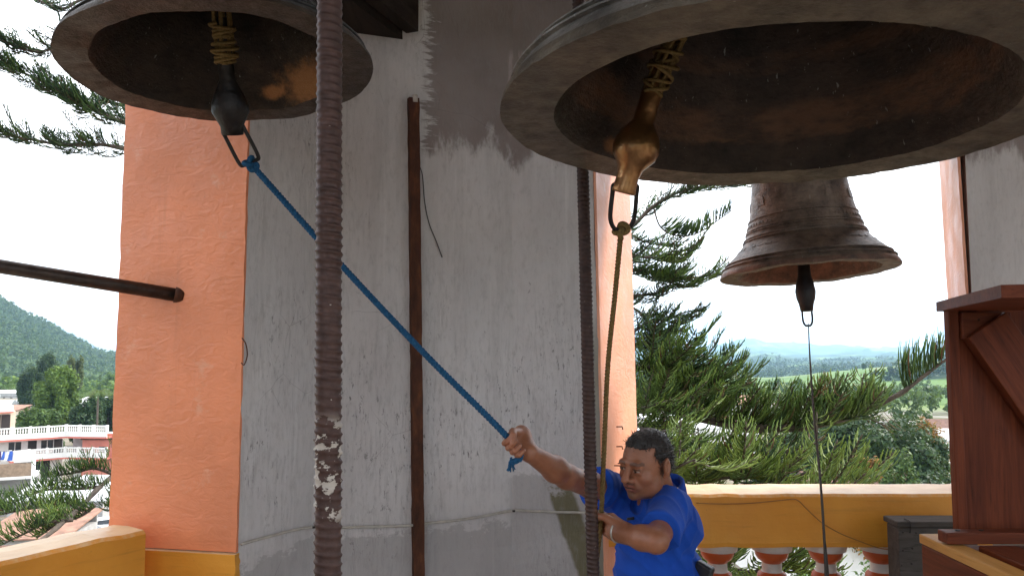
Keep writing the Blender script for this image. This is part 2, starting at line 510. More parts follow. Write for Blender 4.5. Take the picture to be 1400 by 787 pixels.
for i in range(6):
    a, b_ = hexpt(60*i, 4.4), hexpt(60*i+60, 4.4)
    c, d = hexpt(60*i+60, 4.1), hexpt(60*i, 4.1)
    lo.prism([a, b_, c, d], -15.6, -.36)
tw = lo.build("tower_shaft", MAT['plaster'], fix=True); tag(tw, kind="structure")

# the pier in the middle of the picture
JL, CL, AB, BC, CR, JR = (-1.534, 3.0), (-1.014, 2.9), (-.811, 3.19), (0.0, 3.49), (.395, 3.46), (.635, 4.0)
pier = empty("corner_pier", (-.4, 3.6, 0))
tag(pier, "bare grey concrete corner pier with orange painted sides, in the middle", "pier")
def childgeo(g, name, mat, parent, smooth=False, fix=False):
    o = g.build(name, mat, parent, smooth, fix)
    o.matrix_parent_inverse = Matrix.LocRotScale(parent.location, parent.rotation_euler, None).inverted()
    return o
taper = .03
core_poly = [CL, AB, BC, CR, (JR[0], JR[1]), (.56, 4.15), (-.3, 4.12), (-1.25, 3.55), JL]
n = len(core_poly)
ZT = 4.3
def lean(p, z):       # the right corner leans slightly
    return (p[0] + (-.022 * (z - 1.2) / 1.3 if p[0] > .2 else 0), p[1], z)
# inner facets are subdivided so the edges run unevenly
rs = np.random.RandomState(4)
zs = np.linspace(0, ZT, 50)
V = []; F = []
for z in zs:
    for i, p in enumerate(core_poly):
        q = np.array(lean(p, z))
        if i < 4: q[:2] += rs.normal(0, .0028, 2)
        V.append(q)
for k in range(len(zs) - 1):
    for i in range(n):
        F.append((k*n + i, k*n + (i+1) % n, (k+1)*n + (i+1) % n, (k+1)*n + i))
F.append(tuple(range(n))[::-1]); F.append(tuple((len(zs)-1)*n + i for i in range(n)))
me_core = mesh("concrete_core", V, F, MAT['concrete'], pier, fix=True)
me_core.matrix_parent_inverse = Matrix.Translation(-Vector(pier.location))
def jamb_skin(p0, p1, z0, z1, t, name, mat, parent, over=.012, seed=0, wob=.0016):
    """a coat of plaster and paint over one side, slightly proud, its edges wavering"""
    p0 = np.array(p0); p1 = np.array(p1)
    d = (p1 - p0); L = np.linalg.norm(d); d /= L
    nrm = np.array([d[1], -d[0]])
    r = np.random.RandomState(seed)
    nz, nx = 70, 9
    V = []; F = []
    for side in (1, 0):
        for z in np.linspace(z0, z1, nz):
            e0, e1 = r.normal(0, wob, 2)
            for i in range(nx):
                u = i / (nx - 1)
                s = u * L + (e0 * (1 - u) + (e1 + over) * u)
                q = p0 + d * s + nrm * (t + r.normal(0, .0006)) * side
                xx = lean((q[0], q[1]), z)
                V.append(xx)
    N = nz * nx
    for k in range(nz - 1):
        for i in range(nx - 1):
            a = k*nx + i
            F.append((a, a+1, a+nx+1, a+nx)); F.append((N+a, N+a+nx, N+a+nx+1, N+a+1))
        F.append((k*nx, (k+1)*nx, N+(k+1)*nx, N+k*nx)); a = k*nx + nx-1
        F.append((a, N+a, N+a+nx, a+nx))
    for i in range(nx-1):
        F.append((i, N+i, N+i+1, i+1)); a = (nz-1)*nx + i
        F.append((a, a+1, N+a+1, N+a))
    o = mesh(name, V, F, mat, parent, True, fix=True)
    o.data.set_sharp_from_angle(angle=.5)
    o.matrix_parent_inverse = Matrix.LocRotScale(parent.location, parent.rotation_euler, None).inverted()
    return o
jamb_skin(JL, CL, 1.004, ZT - .004, .012, "orange_side", MAT['orange'], pier, .004, 1)
jamb_skin(CR, JR, .004, ZT - .004, .012, "lit_orange_side", MAT['lit_orange_paint'], pier, .0, 2)
jamb_skin(JL, CL, .004, 1.0, .032, "ochre_base", MAT['ochre'], pier, .012, 3, .002)

def side_pier(k, splay, name, label):
    """corner pier k: bare inside, painted jambs"""
    c = CORN[k]
    prv = CORN[(k-1) % 6]; nxt = CORN[(k+1) % 6]
    d1 = (prv - c) / np.linalg.norm(prv - c); d2 = (nxt - c) / np.linalg.norm(nxt - c)
    half = np.linalg.norm(nxt - c) / 2 - (.85 if k in (1, 3) else 1.35)  # some unseen piers narrowed so that more daylight fills the belfry
    o1 = np.array([d1[1], -d1[0]]); o1 = o1 if o1.dot(c - HC) > 0 else -o1
    o2 = np.array([d2[1], -d2[0]]); o2 = o2 if o2.dot(c - HC) > 0 else -o2
    i1, i2 = c + d1*half, c + d2*half
    e1, e2 = i1 + o1*.5 - d1*splay, i2 + o2*.5 - d2*splay
    f1, f2 = c + d1*.7, c + d2*.7
    poly = [i1, f1, f2, i2, e2, OUTC[k], e1]
    t = empty(name, (c[0], c[1], 0)); tag(t, label, "pier")
    childgeo(Geo().prism(poly, 0, ZT), "concrete_core", MAT['concrete'], t, fix=True)
    for (a, b_) in ((i1, e1), (i2, e2)):
        d = b_ - a; nn = np.array([d[1], -d[0]])
        if nn.dot((a + b_)/2 - (c + d1*0 + (o1 + o2)*.3)) > 0: jamb_skin(a, b_, .004, ZT-.004, .012, "lit_orange_side", MAT['lit_orange_paint'], t, 0, k+10)
        else: jamb_skin(b_, a, .004, ZT-.004, .012, "lit_orange_side", MAT['lit_orange_paint'], t, 0, k+10)
    return t
side_pier(1, .20, "corner_pier", "grey corner pier with orange side painted paler as lit, behind the wooden frame at far right")
for k in (0, 3, 4, 5):
    o = side_pier(k, .14, "corner_pier", "painted corner pier on the camera's side of the belfry")
    o["group"] = "corner piers behind the camera"

# ------------------------------------------------------------------ balustrades
def baluster_mesh():
    prof = [(.060, 0), (.060, .03), (.045, .045), (.062, .09), (.078, .16), (.082, .23), (.075, .31), (.058, .40), (.046, .47), (.042, .51),
            (.040, .535), (.040, .568), (.052, .572), (.063, .582), (.067, .597), (.063, .612), (.050, .622), (.045, .625),
            (.0445, .630), (.0445, .662), (.050, .667), (.064, .678), (.073, .694), (.076, .712), (.076, .716), (.090, .719), (.093, .738), (.091, .761)]
    cols = []
    V, F = lathe_vf(prof, 36)
    for i in range(len(prof) - 1):
        zc = (prof[i][1] + prof[i+1][1]) / 2
        c = 1 if (zc > .716 or .623 < zc < .664 or .53 < zc < .569 or zc < .045) else 0
        cols += [c] * 36
    me = bpy.data.meshes.new("baluster")
    me.from_pydata([tuple(v) for v in V], [], F)
    me.materials.append(MAT['terracotta']); me.materials.append(MAT['white_paint'])
    me.polygons.foreach_set("material_index", cols)
    me.polygons.foreach_set("use_smooth", [True]*len(F))
    return me
BAL = baluster_mesh()
def wobble_rail(p0, p1, w, z0, z1, name, mat, parent, seed):
    """hand-made rail: long box along p0->p1 (front edge), extends w to the left of travel, gently uneven"""
    p0 = np.array(p0, float); p1 = np.array(p1, float)
    d = p1 - p0; L = np.linalg.norm(d); d /= L; nn = np.array([-d[1], d[0]])
    r = np.random.RandomState(seed)
    n = 26
    prof = [(0, z0), (-.004, z0+.02), (-.002, z1-.012), (.010, z1), (w*.5, z1+.004), (w-.01, z1-.002), (w, z1-.014), (w, z0)]
    V = []; F = []; k = len(prof)
    for i in range(n):
        c = p0 + d * L * i / (n-1)
        dz = r.normal(0, .0016); dn = r.normal(0, .0016)
        for (u, z) in prof:
            q = c + nn * (u + (dn if 0 < i < n-1 else 0)); V.append((q[0], q[1], z + dz))
    for i in range(n-1):
        for j in range(k):
            F.append((i*k+j, (i+1)*k+j, (i+1)*k+(j+1) % k, i*k+(j+1) % k))
    F.append(tuple(range(k))); F.append(tuple((n-1)*k + j for j in range(k))[::-1])
    o = mesh(name, V, F, mat, parent, fix=True)
    o.matrix_parent_inverse = Matrix.LocRotScale(parent.location, parent.rotation_euler, None).inverted()
    return o
RT = 1.10       # rail top
balu = empty("balustrade", (1.3, 3.6, 0))
tag(balu, "ochre rail on terracotta and white turned balusters behind the man", "balustrade")
wobble_rail((.40, 3.50), (2.14, 3.50), .28, RT - .232, RT, "top_rail", MAT['ochre'], balu, 5)
wobble_rail((.42, 3.52), (2.12, 3.52), .24, .0, .107, "bottom_rail", MAT['ochre'], balu, 6)
for i in range(7):
    x = U(981 + 74.3*(i-1), 760, 3.63)[0]
    o = link("baluster", BAL, balu)
    o.location = (x - balu.location.x, 3.635 - balu.location.y, .107)
    o.rotation_euler = (0, 0, i*.7)
LD = np.array([.5, .866])
lp1 = np.array([-1.322, 2.83]); lp0 = lp1 - LD*2.05
balu2 = empty("balustrade", (-1.8, 1.9, 0))
tag(balu2, "ochre balustrade with worn pale top at lower left, running towards the orange pier side", "balustrade")
wobble_rail(lp0, lp1, .20, RT - .232, RT, "top_rail", MAT['ochre'], balu2, 8)
wobble_rail(lp0, lp1, .19, 0, .107, "bottom_rail", MAT['ochre'], balu2, 9)
for i in range(7):
    c = lp1 - LD*(.18 + .26*i) + np.array([-.866, .5])*.1
    o = link("baluster", BAL, balu2); o.location = (c[0] - balu2.location.x, c[1] - balu2.location.y, .107)

# ------------------------------------------------------------------ bells
def bell_profiles(R, H=1.0):
    o = [(1.0, .0), (.998, .022), (.985, .05), (.962, .085), (.952, .098), (.951, .102), (.966, .106), (.966, .113), (.945, .118), (.930, .133), (.920, .148), (.932, .153), (.930, .161), (.912, .166), (.900, .178),
         (.86, .215), (.80, .27), (.745, .325), (.70, .385), (.690, .402), (.700, .406), (.699, .420), (.683, .425), (.682, .432), (.690, .436), (.688, .446), (.673, .450), (.656, .49), (.651, .502), (.662, .506), (.660, .516), (.647, .520), (.646, .526), (.656, .530), (.653, .540), (.641, .545),
         (.625, .60), (.611, .650), (.620, .654), (.618, .664), (.606, .668), (.588, .74), (.568, .85), (.552, .96), (.540, 1.07), (.530, 1.13), (.534, 1.14), (.526, 1.15), (.510, 1.21), (.47, 1.28), (.38, 1.335), (.22, 1.365), (.0, 1.37)]
    i = [(.0, 1.27), (.25, 1.25), (.40, 1.19), (.455, 1.05), (.48, .88), (.515, .70), (.56, .54), (.62, .40), (.68, .27), (.735, .15), (.772, .07), (.79, .02), (.80, .008), (.985, .0)]
    return [(r*R, z*R*H) for r, z in o], [(r*R, z*R*H) for r, z in i]

def make_bell(loc, N, R, H, mats, label, clap, seed, sides=128):
    z = Vector(N).normalized()
    q = Vector((0, 0, 1)).rotation_difference(z)
    t = empty("church_bell", loc); t.rotation_mode = 'QUATERNION'; t.rotation_quaternion = q
    tag(t, label, "bell", "bells hung in the belfry")
    o, i = bell_profiles(R, H)
    prof = i + o
    V, F = lathe_vf(prof, sides)
    # cast surface: slightly uneven, chipped lip
    rr = np.random.RandomState(seed)
    a = np.arctan2(V[:, 1], V[:, 0])
    rad = np.hypot(V[:, 0], V[:, 1])
    dz = sum(rr.normal(0, .0022) * np.sin(k*a + rr.uniform(0, 6)) for k in range(2, 14))
    low = np.clip(1 - V[:, 2] / (.06*R), 0, 1)
    V[:, 2] += dz * .35 * low + rr.normal(0, .0008, len(V)) * low
    ns = len(i)
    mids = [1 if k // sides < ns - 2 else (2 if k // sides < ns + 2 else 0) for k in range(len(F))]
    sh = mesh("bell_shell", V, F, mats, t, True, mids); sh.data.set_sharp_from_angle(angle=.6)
    # low cast ornaments in a band round the waist and shoulder
    g = Geo()
    for (zz, num, hh) in ((.575, 70, .030), (.80, 9, .10), (.30, 46, .018)):
        for k in range(num):
            if rr.rand() < .12: continue
            an = 2*math.pi*k/num; rz_ = np.interp(zz*R*H, [q[1] for q in o], [q[0] for q in o]); rt = np.interp((zz+hh)*R*H, [q[1] for q in o], [q[0] for q in o])
            w_ = rr.uniform(.25, .42)*2*math.pi/num if num > 20 else .10*rr.uniform(.6, 1.2)
            P = []
            for (aa, z_, r_) in ((an-w_, zz, rz_), (an+w_, zz, rz_), (an+w_*rr.uniform(.3, 1), zz+hh, rt), (an-w_*rr.uniform(.3, 1), zz+hh, rt)):
                for e in (-.004, .0055): P.append(((r_+e*R*1.4)*math.cos(aa), (r_+e*R*1.4)*math.sin(aa), z_*R*H))
            g.add(P, [(0, 2, 3, 1), (2, 4, 5, 3), (4, 6, 7, 5), (6, 0, 1, 7), (1, 3, 5, 7)])
    g.build("cast_ornament", mats[0], t)["kind"] = "stuff"
    # crown loops and headstock strap on top
    g = Geo()
    top = 1.36 * R * H
    for k in range(3):
        an = k * math.pi / 3
        c, s_ = math.cos(an), math.sin(an)
        P = [(-.16*R*c, -.16*R*s_, top-.02), (-.17*R*c, -.17*R*s_, top+.10*R), (0, 0, top+.17*R), (.17*R*c, .17*R*s_, top+.10*R), (.16*R*c, .16*R*s_, top-.02)]
        g.tube(spline(P, 16), .04*R, 8)
    g.build("crown", mats[0], t, True)
    return t

# local strike spots
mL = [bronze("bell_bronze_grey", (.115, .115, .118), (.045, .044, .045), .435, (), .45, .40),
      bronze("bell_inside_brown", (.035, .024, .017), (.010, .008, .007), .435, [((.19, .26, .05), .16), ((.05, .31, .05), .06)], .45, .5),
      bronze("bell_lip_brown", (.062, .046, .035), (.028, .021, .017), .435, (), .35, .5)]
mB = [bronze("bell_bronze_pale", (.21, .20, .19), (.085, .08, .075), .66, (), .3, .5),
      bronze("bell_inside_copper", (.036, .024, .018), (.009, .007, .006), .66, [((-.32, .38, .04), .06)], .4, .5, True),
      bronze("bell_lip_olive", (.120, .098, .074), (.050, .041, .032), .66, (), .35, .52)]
mT = [bronze("bell_bronze_red", (.150, .112, .088), (.050, .040, .034), .40, (), .5, .38),
      bronze("bell_inside_red", (.15, .070, .042), (.05, .03, .022), .40, (), .4, .5),
      bronze("bell_lip_red", (.13, .072, .05), (.05, .035, .028), .40, (), .4, .45)]
# wide lip of the two large bells has its own worn tone
LB = (-.849, 2.2, CAMZ + .817)
BB = (.634, 1.85, CAMZ + .559)
TB = (1.393, 3.6, CAMZ + .350)
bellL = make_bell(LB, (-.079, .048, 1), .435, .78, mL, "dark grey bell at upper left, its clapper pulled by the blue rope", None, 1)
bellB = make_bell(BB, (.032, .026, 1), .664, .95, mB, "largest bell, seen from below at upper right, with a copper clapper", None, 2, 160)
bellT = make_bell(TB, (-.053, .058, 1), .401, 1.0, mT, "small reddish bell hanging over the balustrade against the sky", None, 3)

MAT['copper'] = plain("worn_copper_clapper", (.34, .18, .08), .30, .85, .45, 9, .25, 40)
MAT['clapper_iron'] = plain("black_clapper_iron", (.022, .019, .019), .42, .5, .4, 20, .3, 60)

def unit(v): v = np.asarray(v, float); return v / np.linalg.norm(v)
def clapper(bell, pivot, tip, prof, mat, shackle, ring_r, name="clapper", roll=0.):
    """swinging clapper, a part of the bell: lathe along pivot->tip; world coordinates in"""
    pivot = Vector(pivot); tip = Vector(tip)
    d = (tip - pivot); L = d.length
    M = Matrix.Translation(pivot) @ Vector((0, 0, 1)).rotation_difference(d.normalized()).to_matrix().to_4x4() @ Matrix.Rotation(roll, 4, 'Z')
    bw = Matrix.LocRotScale(bell.location, bell.rotation_quaternion, None)
    V, F = lathe_vf([(r, s*L) for s, r in prof], 28)
    k = 28; nn = len(prof)
    F.append(tuple((nn-1)*k + j for j in range(k)))
    o = mesh(name, V, F, mat, bell, True); o.matrix_local = bw.inverted() @ M
    # open iron loop through the foot of the clapper, hanging towards its rope
    w, knot_at, square = shackle
    foot = np.array(tip) - np.array(d.normalized())*.022
    ax = unit(np.array(knot_at) - foot); h = np.linalg.norm(np.array(knot_at) - foot)
    sd = unit(np.cross(ax, np.array([0, 1., 0])))
    sq = .88 if square else .72
    P = [foot - sd*w*.3, foot - sd*w*.95, foot - sd*w + ax*h*.2, foot - sd*w + ax*h*sq, foot - sd*w*.6 + ax*h*.97, foot + ax*h, foot + sd*w*.6 + ax*h*.97, foot + sd*w + ax*h*sq, foot + sd*w + ax*h*.2, foot + sd*w*.95, foot + sd*w*.3]
    g = Geo().tube(spline(P, 60), ring_r, 8)
    sh = g.build("shackle", MAT['clapper_iron'], o, True)
    sh.matrix_parent_inverse = M.inverted()
    return o, M, L

# big bell: copper clapper swung to the left, rope binding at its top
tB = U(852, 264, 2.14); pB = U(908, 68, 2.06)
prB = [(0, .012), (.02, .020), (.26, .024), (.30, .029), (.42, .029), (.50, .030), (.535, .040), (.58, .055), (.64, .064), (.69, .066), (.745, .061), (.79, .047), (.825, .036), (.88, .031), (.95, .033), (.985, .035), (1.0, .033)]
cB, MBc, LBc = clapper(bellB, pB, tB, prB, MAT['copper'], (.034, U(849, 314, 2.19), False), .0068)
# small bell: black iron clapper hanging straight
pT = np.array(TB) + np.array([-.02, .02, .28]); tT = U(1103, 425, 3.57)
prT = [(0, .02), (.3, .022), (.5, .026), (.64, .030), (.72, .040), (.80, .046), (.87, .042), (.93, .033), (1., .028)]
clapper(bellT, pT, tT, prT, MAT['clapper_iron'], (.022, U(1105, 445, 3.57), False), .005)
# left bell: dark clapper drawn to the right by the rope
pL = np.array(LB) + np.array([-.02, .03, .17]); tL = U(318, 184, 2.36)
prL = [(0, .016), (.1, .018), (.35, .022), (.52, .024), (.62, .040), (.72, .054), (.80, .056), (.87, .044), (.93, .034), (1., .033)]
cL, MLc, LLc = clapper(bellL, pL, tL, prL, MAT['clapper_iron'], (.032, U(343, 224, 2.40), True), .0062)

def binding(bell, a, b, r, turns, name="rope_binding"):
    """yellow cord lashed round the clapper's eye"""
    a = np.array(a); b = np.array(b)
    d = b - a; L = np.linalg.norm(d); d /= L
    u = np.cross(d, [0, 0, 1.]); 
    if np.linalg.norm(u) < .1: u = np.cross(d, [1., 0, 0])
    u /= np.linalg.norm(u); v = np.cross(d, u)
    g = Geo(); rr = np.random.RandomState(3)
    for k in range(3):
        ph = rr.uniform(0, 6); sg = -1 if k == 1 else 1
        t = np.linspace(0, 1, 70)
        an = ph + sg * t * turns * 2 * np.pi * (.6 + .3*k)
        rad = r * (1 + .25*np.sin(9*t + k)) + .003*k
        P = a + d*L*t[:, None] + (np.cos(an)*rad)[:, None]*u + (np.sin(an)*rad)[:, None]*v
        g.tube(P, .0055, 6)
    for k in range(6):
        ph = k * 1.05
        P = [a + (u*math.cos(ph) + v*math.sin(ph))*r*.7 - d*.16, a + (u*math.cos(ph+.4) + v*math.sin(ph+.4))*r*.95, b + (u*math.cos(ph+.9) + v*math.sin(ph+.9))*r*.8]
        g.tube(spline(P, 10), .006, 6)
    o = g.build(name, MAT['yellow_rope'], bell, True)
    o.matrix_parent_inverse = Matrix.LocRotScale(bell.location, bell.rotation_quaternion, None).inverted()
    return o
dB = (tB - pB)
binding(bellB, pB - dB*.25 + np.array([.03, -.03, 0]), pB + dB*.30, .028, 5)
dL = (tL - pL)
binding(bellL, pL + dL*.05, pL + dL*.38, .026, 5)

# ------------------------------------------------------------------ ropes
def rope(P, r, strands, pitch, name, mat, parent=None, k=6, step=.006):
    P = np.asarray(P, float)
    L = np.r_[0, np.cumsum(np.linalg.norm(np.diff(P, axis=0), axis=1))]
    n = max(8, int(L[-1] / step))
    s = np.linspace(0, L[-1], n)
    Q = np.stack([np.interp(s, L, P[:, i]) for i in range(3)], 1)
    T, N, B = frames(Q)
    g = Geo()
    for j in range(strands):
        an = 2*np.pi*(s / pitch + j / strands)
        C = Q + (np.cos(an)*r*.52)[:, None]*N + (np.sin(an)*r*.52)[:, None]*B
        g.tube(C, r*.54, k)
    return g.build(name, mat, parent, True)
def knot(c, r, rope_r, name, mat, parent, seed=0):
    rr = np.random.RandomState(seed)
    t = np.linspace(0, 2*np.pi, 60)
    x = np.sin(t) + 2*np.sin(2*t); y = np.cos(t) - 2*np.cos(2*t); z = -np.sin(3*t)
    P = np.stack([x, y, z*1.3], 1) / 3 * r
    R_ = rotm((rr.rand()+.2, rr.rand(), rr.rand()), 1 + rr.rand()*2)
    return Geo().tube(P @ R_.T + np.array(c), rope_r, 8, False).build(name, mat, parent, True)

HAND_R = U(704, 609, 2.40)        # where the ringer's right hand holds the blue rope
HAND_L = U(821, 716, 2.53)        # where his left hand holds the yellow rope
k0 = U(343, 224, 2.40)
blue = empty("bell_rope", tuple(k0))
tag(blue, "blue rope stretched from the left bell's clapper to the man's raised hand", "rope")
pts = [k0, k0*.66 + HAND_R*.34 + [0, 0, -.014], k0*.33 + HAND_R*.67 + [0, 0, -.013], HAND_R, U(699, 634, 2.39)]
o = rope(spline(pts, 80), .0105, 3, .036, "rope_strand", MAT['blue_rope'], blue)
o.matrix_parent_inverse = Matrix.Translation(-Vector(blue.location))
o = knot(k0, .021, .0085, "knot", MAT['blue_rope'], blue, 2); o.matrix_parent_inverse = Matrix.Translation(-Vector(blue.location))
bt = Geo(); rr = np.random.RandomState(5)
for i in range(14):
    e = U(699, 634, 2.39); bt.tube([e + rr.normal(0, .004, 3) + [0,0,.012], e + rr.normal(0, .007, 3) + [-.004, 0, -.018]], .002, 4)
o = bt.build("frayed_end", MAT['blue_rope'], blue); o.matrix_parent_inverse = Matrix.Translation(-Vector(blue.location))

k1 = U(849, 316, 2.19)
yel = empty("bell_rope", tuple(k1))
tag(yel, "old yellow twisted rope hanging from the largest bell's copper clapper", "rope")
pts = [k1, U(841, 400, 2.30), U(831, 500, 2.42), U(826, 610, 2.50), HAND_L, U(812, 800, 2.50), U(806, 900, 2.48), U(804, 1100, 2.46)]
o = rope(spline(pts, 120), .0085, 3, .034, "rope_strand", MAT['yellow_rope'], yel)
o.matrix_parent_inverse = Matrix.Translation(-Vector(yel.location))
o = knot(k1, .022, .0085, "knot", MAT['yellow_rope'], yel, 7); o.matrix_parent_inverse = Matrix.Translation(-Vector(yel.location))

cord = empty("pull_cord", tuple(U(1105, 444, 3.55)))
tag(cord, "thin grey cord hanging from the small bell in front of the balustrade", "cord")
pts = [U(1105, 442, 3.57), U(1108, 500, 3.52), U(1114, 580, 3.46), U(1121, 650, 3.40), U(1126, 720, 3.36), U(1129, 790, 3.33), U(1131, 900, 3.32), U(1131, 1000, 3.31)]
P = spline(pts, 60)
o = Geo().tube(P, np.interp(P[:, 2], [.6, 1.5, 1.9], [.006, .005, .0022]), 6).build("cord_strand", MAT['wire'], cord, True)
o.matrix_parent_inverse = Matrix.Translation(-Vector(cord.location))
P2 = [U(1126, 725, 3.355), U(1130, 760, 3.35), U(1133, 800, 3.34), U(1134, 900, 3.33)]
o = Geo().tube(spline(P2, 14), .004, 6).build("cord_strand", MAT['wire'], cord, True)
o.matrix_parent_inverse = Matrix.Translation(-Vector(cord.location))

# ------------------------------------------------------------------ threaded rods
def threaded_rod(p0, p1, r, pitch, name, label, mat='rod'):
    p0 = np.array(p0, float); p1 = np.array(p1, float); L = np.linalg.norm(p1 - p0)
    k = 28; per = 7; nz = int(L / pitch * per)
    z = np.arange(nz + 1) * (L / nz)
    a = np.arange(k) * 2*np.pi / k
    ph = (z[:, None] / pitch + a[None] / (2*np.pi)) % 1.0
    prof = np.interp(ph, [0, .12, .22, .62, .78, 1.0], [1, 1, .15, 0, .25, 1])
    rr = np.random.RandomState(2)
    wear = np.interp(z, np.linspace(0, L, 160), rr.uniform(.55, 1.1, 160))[:, None] * (1 + .25*np.sin(a[None]*2 + z[:, None]*3.1))
    rad = r*.90 + r*.13*prof*wear + rr.normal(0, .00026, ph.shape)
    V = np.stack([rad*np.cos(a), rad*np.sin(a), np.repeat(z[:, None], k, 1)], -1).reshape(-1, 3)
    i, j = np.meshgrid(np.arange(nz), np.arange(k), indexing='ij')
    F = np.stack([i*k + j, i*k + (j+1) % k, (i+1)*k + (j+1) % k, (i+1)*k + j], -1).reshape(-1, 4)
    o = mesh(name, V, F, MAT[mat], None, True)
    o.location = tuple(p0)
    o.rotation_euler = Vector(p1 - p0).to_track_quat('Z', 'Y').to_euler()
    tag(o, label, "threaded rod", "threaded steel rods from floor to ceiling")
    return o
a, b_ = U(450.5, 60, 1.22), U(448.5, 720, 1.22)
d = (b_ - a) / (b_[2] - a[2])
threaded_rod(a + d*(0 - a[2]), a + d*(5.19 - a[2]), .0215, .0142, "threaded_rod", "thick rusty threaded rod with flaking white paint, nearest the camera")
a, b_ = U(797, 240, 2.435), U(811, 787, 2.435)
d = (b_ - a) / (b_[2] - a[2])
threaded_rod(a + d*(0 - a[2]), a + d*(5.19 - a[2]), .0205, .0142, "threaded_rod", "dark threaded rod in front of the man's outstretched arm", 'rod_plain')

# ------------------------------------------------------------------ things fixed to the pier
def facetB(px, py, off=.0):
    """point on the pier's broad facets under a pixel"""
    best = None
    for (p, q) in ((CL, AB), (AB, BC), (BC, CR)):
        p = np.array(p); q = np.array(q); dd = q - p
        r0 = U(px, py, 1.0); x = r0[0]; z = r0[2] - CAMZ
        # p + t*dd = s*(x,1)
        A = np.array([[dd[0], -x], [dd[1], -1.0]])
        t, s = np.linalg.solve(A, -p)
        if -.001 <= t <= 1.001 or best is None:
            nn = np.array([dd[1], -dd[0]]); nn /= np.linalg.norm(nn)
            best = np.array([s*x + nn[0]*off, s + nn[1]*off, CAMZ + s*z])
            if -.001 <= t <= 1.001: return best
    return best
bar = empty("wall_bar", tuple(facetB(568, 787)))
tag(bar, "narrow rusty steel bar fixed upright on the grey pier", "bar")
bt_, bb_ = facetB(564, 136, .02), facetB(571, 787, .02)
dz = (bb_ - bt_) / (bb_[2] - bt_[2]); bb_ = bt_ + dz*(0.004 - bt_[2])
g = Geo()
fx = np.array([.9377, .3473, 0]); fn = np.array([.3473, -.9377, 0])
rr = np.random.RandomState(8)
n = 60; V = []; F = []
for i in range(n):
    c = bt_ + (bb_ - bt_) * i / (n-1)
    w = .024 + rr.normal(0, .0007)
    for (u, v) in ((-w, -.019), (w, -.019), (w, .010), (-w+.004, .010)):
        V.append(c + fx*u + fn*(v + rr.normal(0, .0006)))
for i in range(n-1):
    for j in range(4): F.append((i*4+j, i*4+(j+1) % 4, (i+1)*4+(j+1) % 4, (i+1)*4+j))
F += [(0, 3, 2, 1), ((n-1)*4, (n-1)*4+1, (n-1)*4+2, (n-1)*4+3)]
o = mesh("steel_flat", V, F, MAT['rust'], bar, fix=True); o.matrix_parent_inverse = Matrix.Translation(-Vector(bar.location))
g = Geo(); c = bt_ + fn*.006
g.tube([c + [0,0,-.02] + fx*.006, c + [0,0,.012] + fx*.006], .012, 10)
o = g.build("mortar_dab", MAT['plaster'], bar, True); o.matrix_parent_inverse = Matrix.Translation(-Vector(bar.location))

cab = empty("wall_cable", tuple(facetB(331, 742)))
tag(cab, "thin white cable nailed across the foot of the grey pier", "cable")
cp = [(326, 743), (345, 737), (372, 730), (400, 723), (424, 719), (433.5, 718), (470, 719), (520, 718), (562, 716.5), (590, 713), (620, 710), (660, 704), (685, 699), (703, 696.5), (730, 697), (760, 698.5), (790, 699), (818, 701)]
P = np.array([facetB(x, y, .016) for x, y in cp])
o = Geo().tube(spline(P, 120), .0055, 6).build("cable_run", MAT['cable_white'], cab, True); o.matrix_parent_inverse = Matrix.Translation(-Vector(cab.location))
for (x, y) in ((424, 719), (703, 696.5)):
    c = facetB(x, y, .0); c2 = facetB(x, y, .022)
    g = Geo(); g.tube([c, c2], .003, 6); g.tube([c2 + [0,0,.004], c2 - [0,0,.004]], .0065, 8)
    o = g.build("nail", MAT['iron'], cab); o.matrix_parent_inverse = Matrix.Translation(-Vector(cab.location))
lw = Geo().tube(spline([facetB(x, y, .006) for x, y in ((571, 222), (577, 240), (580, 275), (586, 305), (596, 330), (604, 352))], 30), .0022, 5).build("loose_wire", MAT['wire'], None, True)
tag(lw, "short loose dark wire hanging beside the rusty bar on the pier", "wire")
hk = Geo().tube(spline([(U(331, 462, 2.87)), U(336, 470, 2.85), U(338, 485, 2.85), U(334, 498, 2.86), U(330, 496, 2.88)], 20), .0025, 5).build("wire_hook", MAT['rust'], None, True)
tag(hk, "small rusty wire loop at the edge of the orange pier side", "hook")

# bent nails on the right orange side
for i, (x, y) in enumerate(((843, 583), (843, 610), (840, 636), (845, 633))):
    D = 3.46 + (x - 832) / 36 * .5
    c = U(x, y, D - .012)
    nl = Geo().tube([c, c + np.array([.022, -.024, .003]), c + np.array([.025, -.026, -.010])], .003, 6).build("bent_nail", MAT['rust'])
    tag(nl, ("topmost rusty nail in the lit orange side above the man's head", "rusty nail in the lit orange side level with the man's hair", "rusty nail left of the man's face on the salmon side", "lowest rusty nail close beside the man's forehead")[i], "nail", "nails in the salmon side")

# iron pipe across the left opening
e = U(247, 404, 2.955); s0 = U(0, 364, 2.70)
dd = (s0 - e); pp = [e, e + dd*1.0, e + dd*1.5]
pipe = empty("iron_pipe", tuple(e)); tag(pipe, "dark iron pipe crossing the left opening, set into the orange side", "pipe")
o = Geo().tube(pp, .0255, 20).build("pipe_tube", MAT['pipe'], pipe, True); o.matrix_parent_inverse = Matrix.Translation(-Vector(pipe.location))
u = dd / np.linalg.norm(dd)
o = Geo().tube([e - u*.01, e + u*.022], .031, 20).build("end_cap", MAT['rust'], pipe, True); o.matrix_parent_inverse = Matrix.Translation(-Vector(pipe.location))

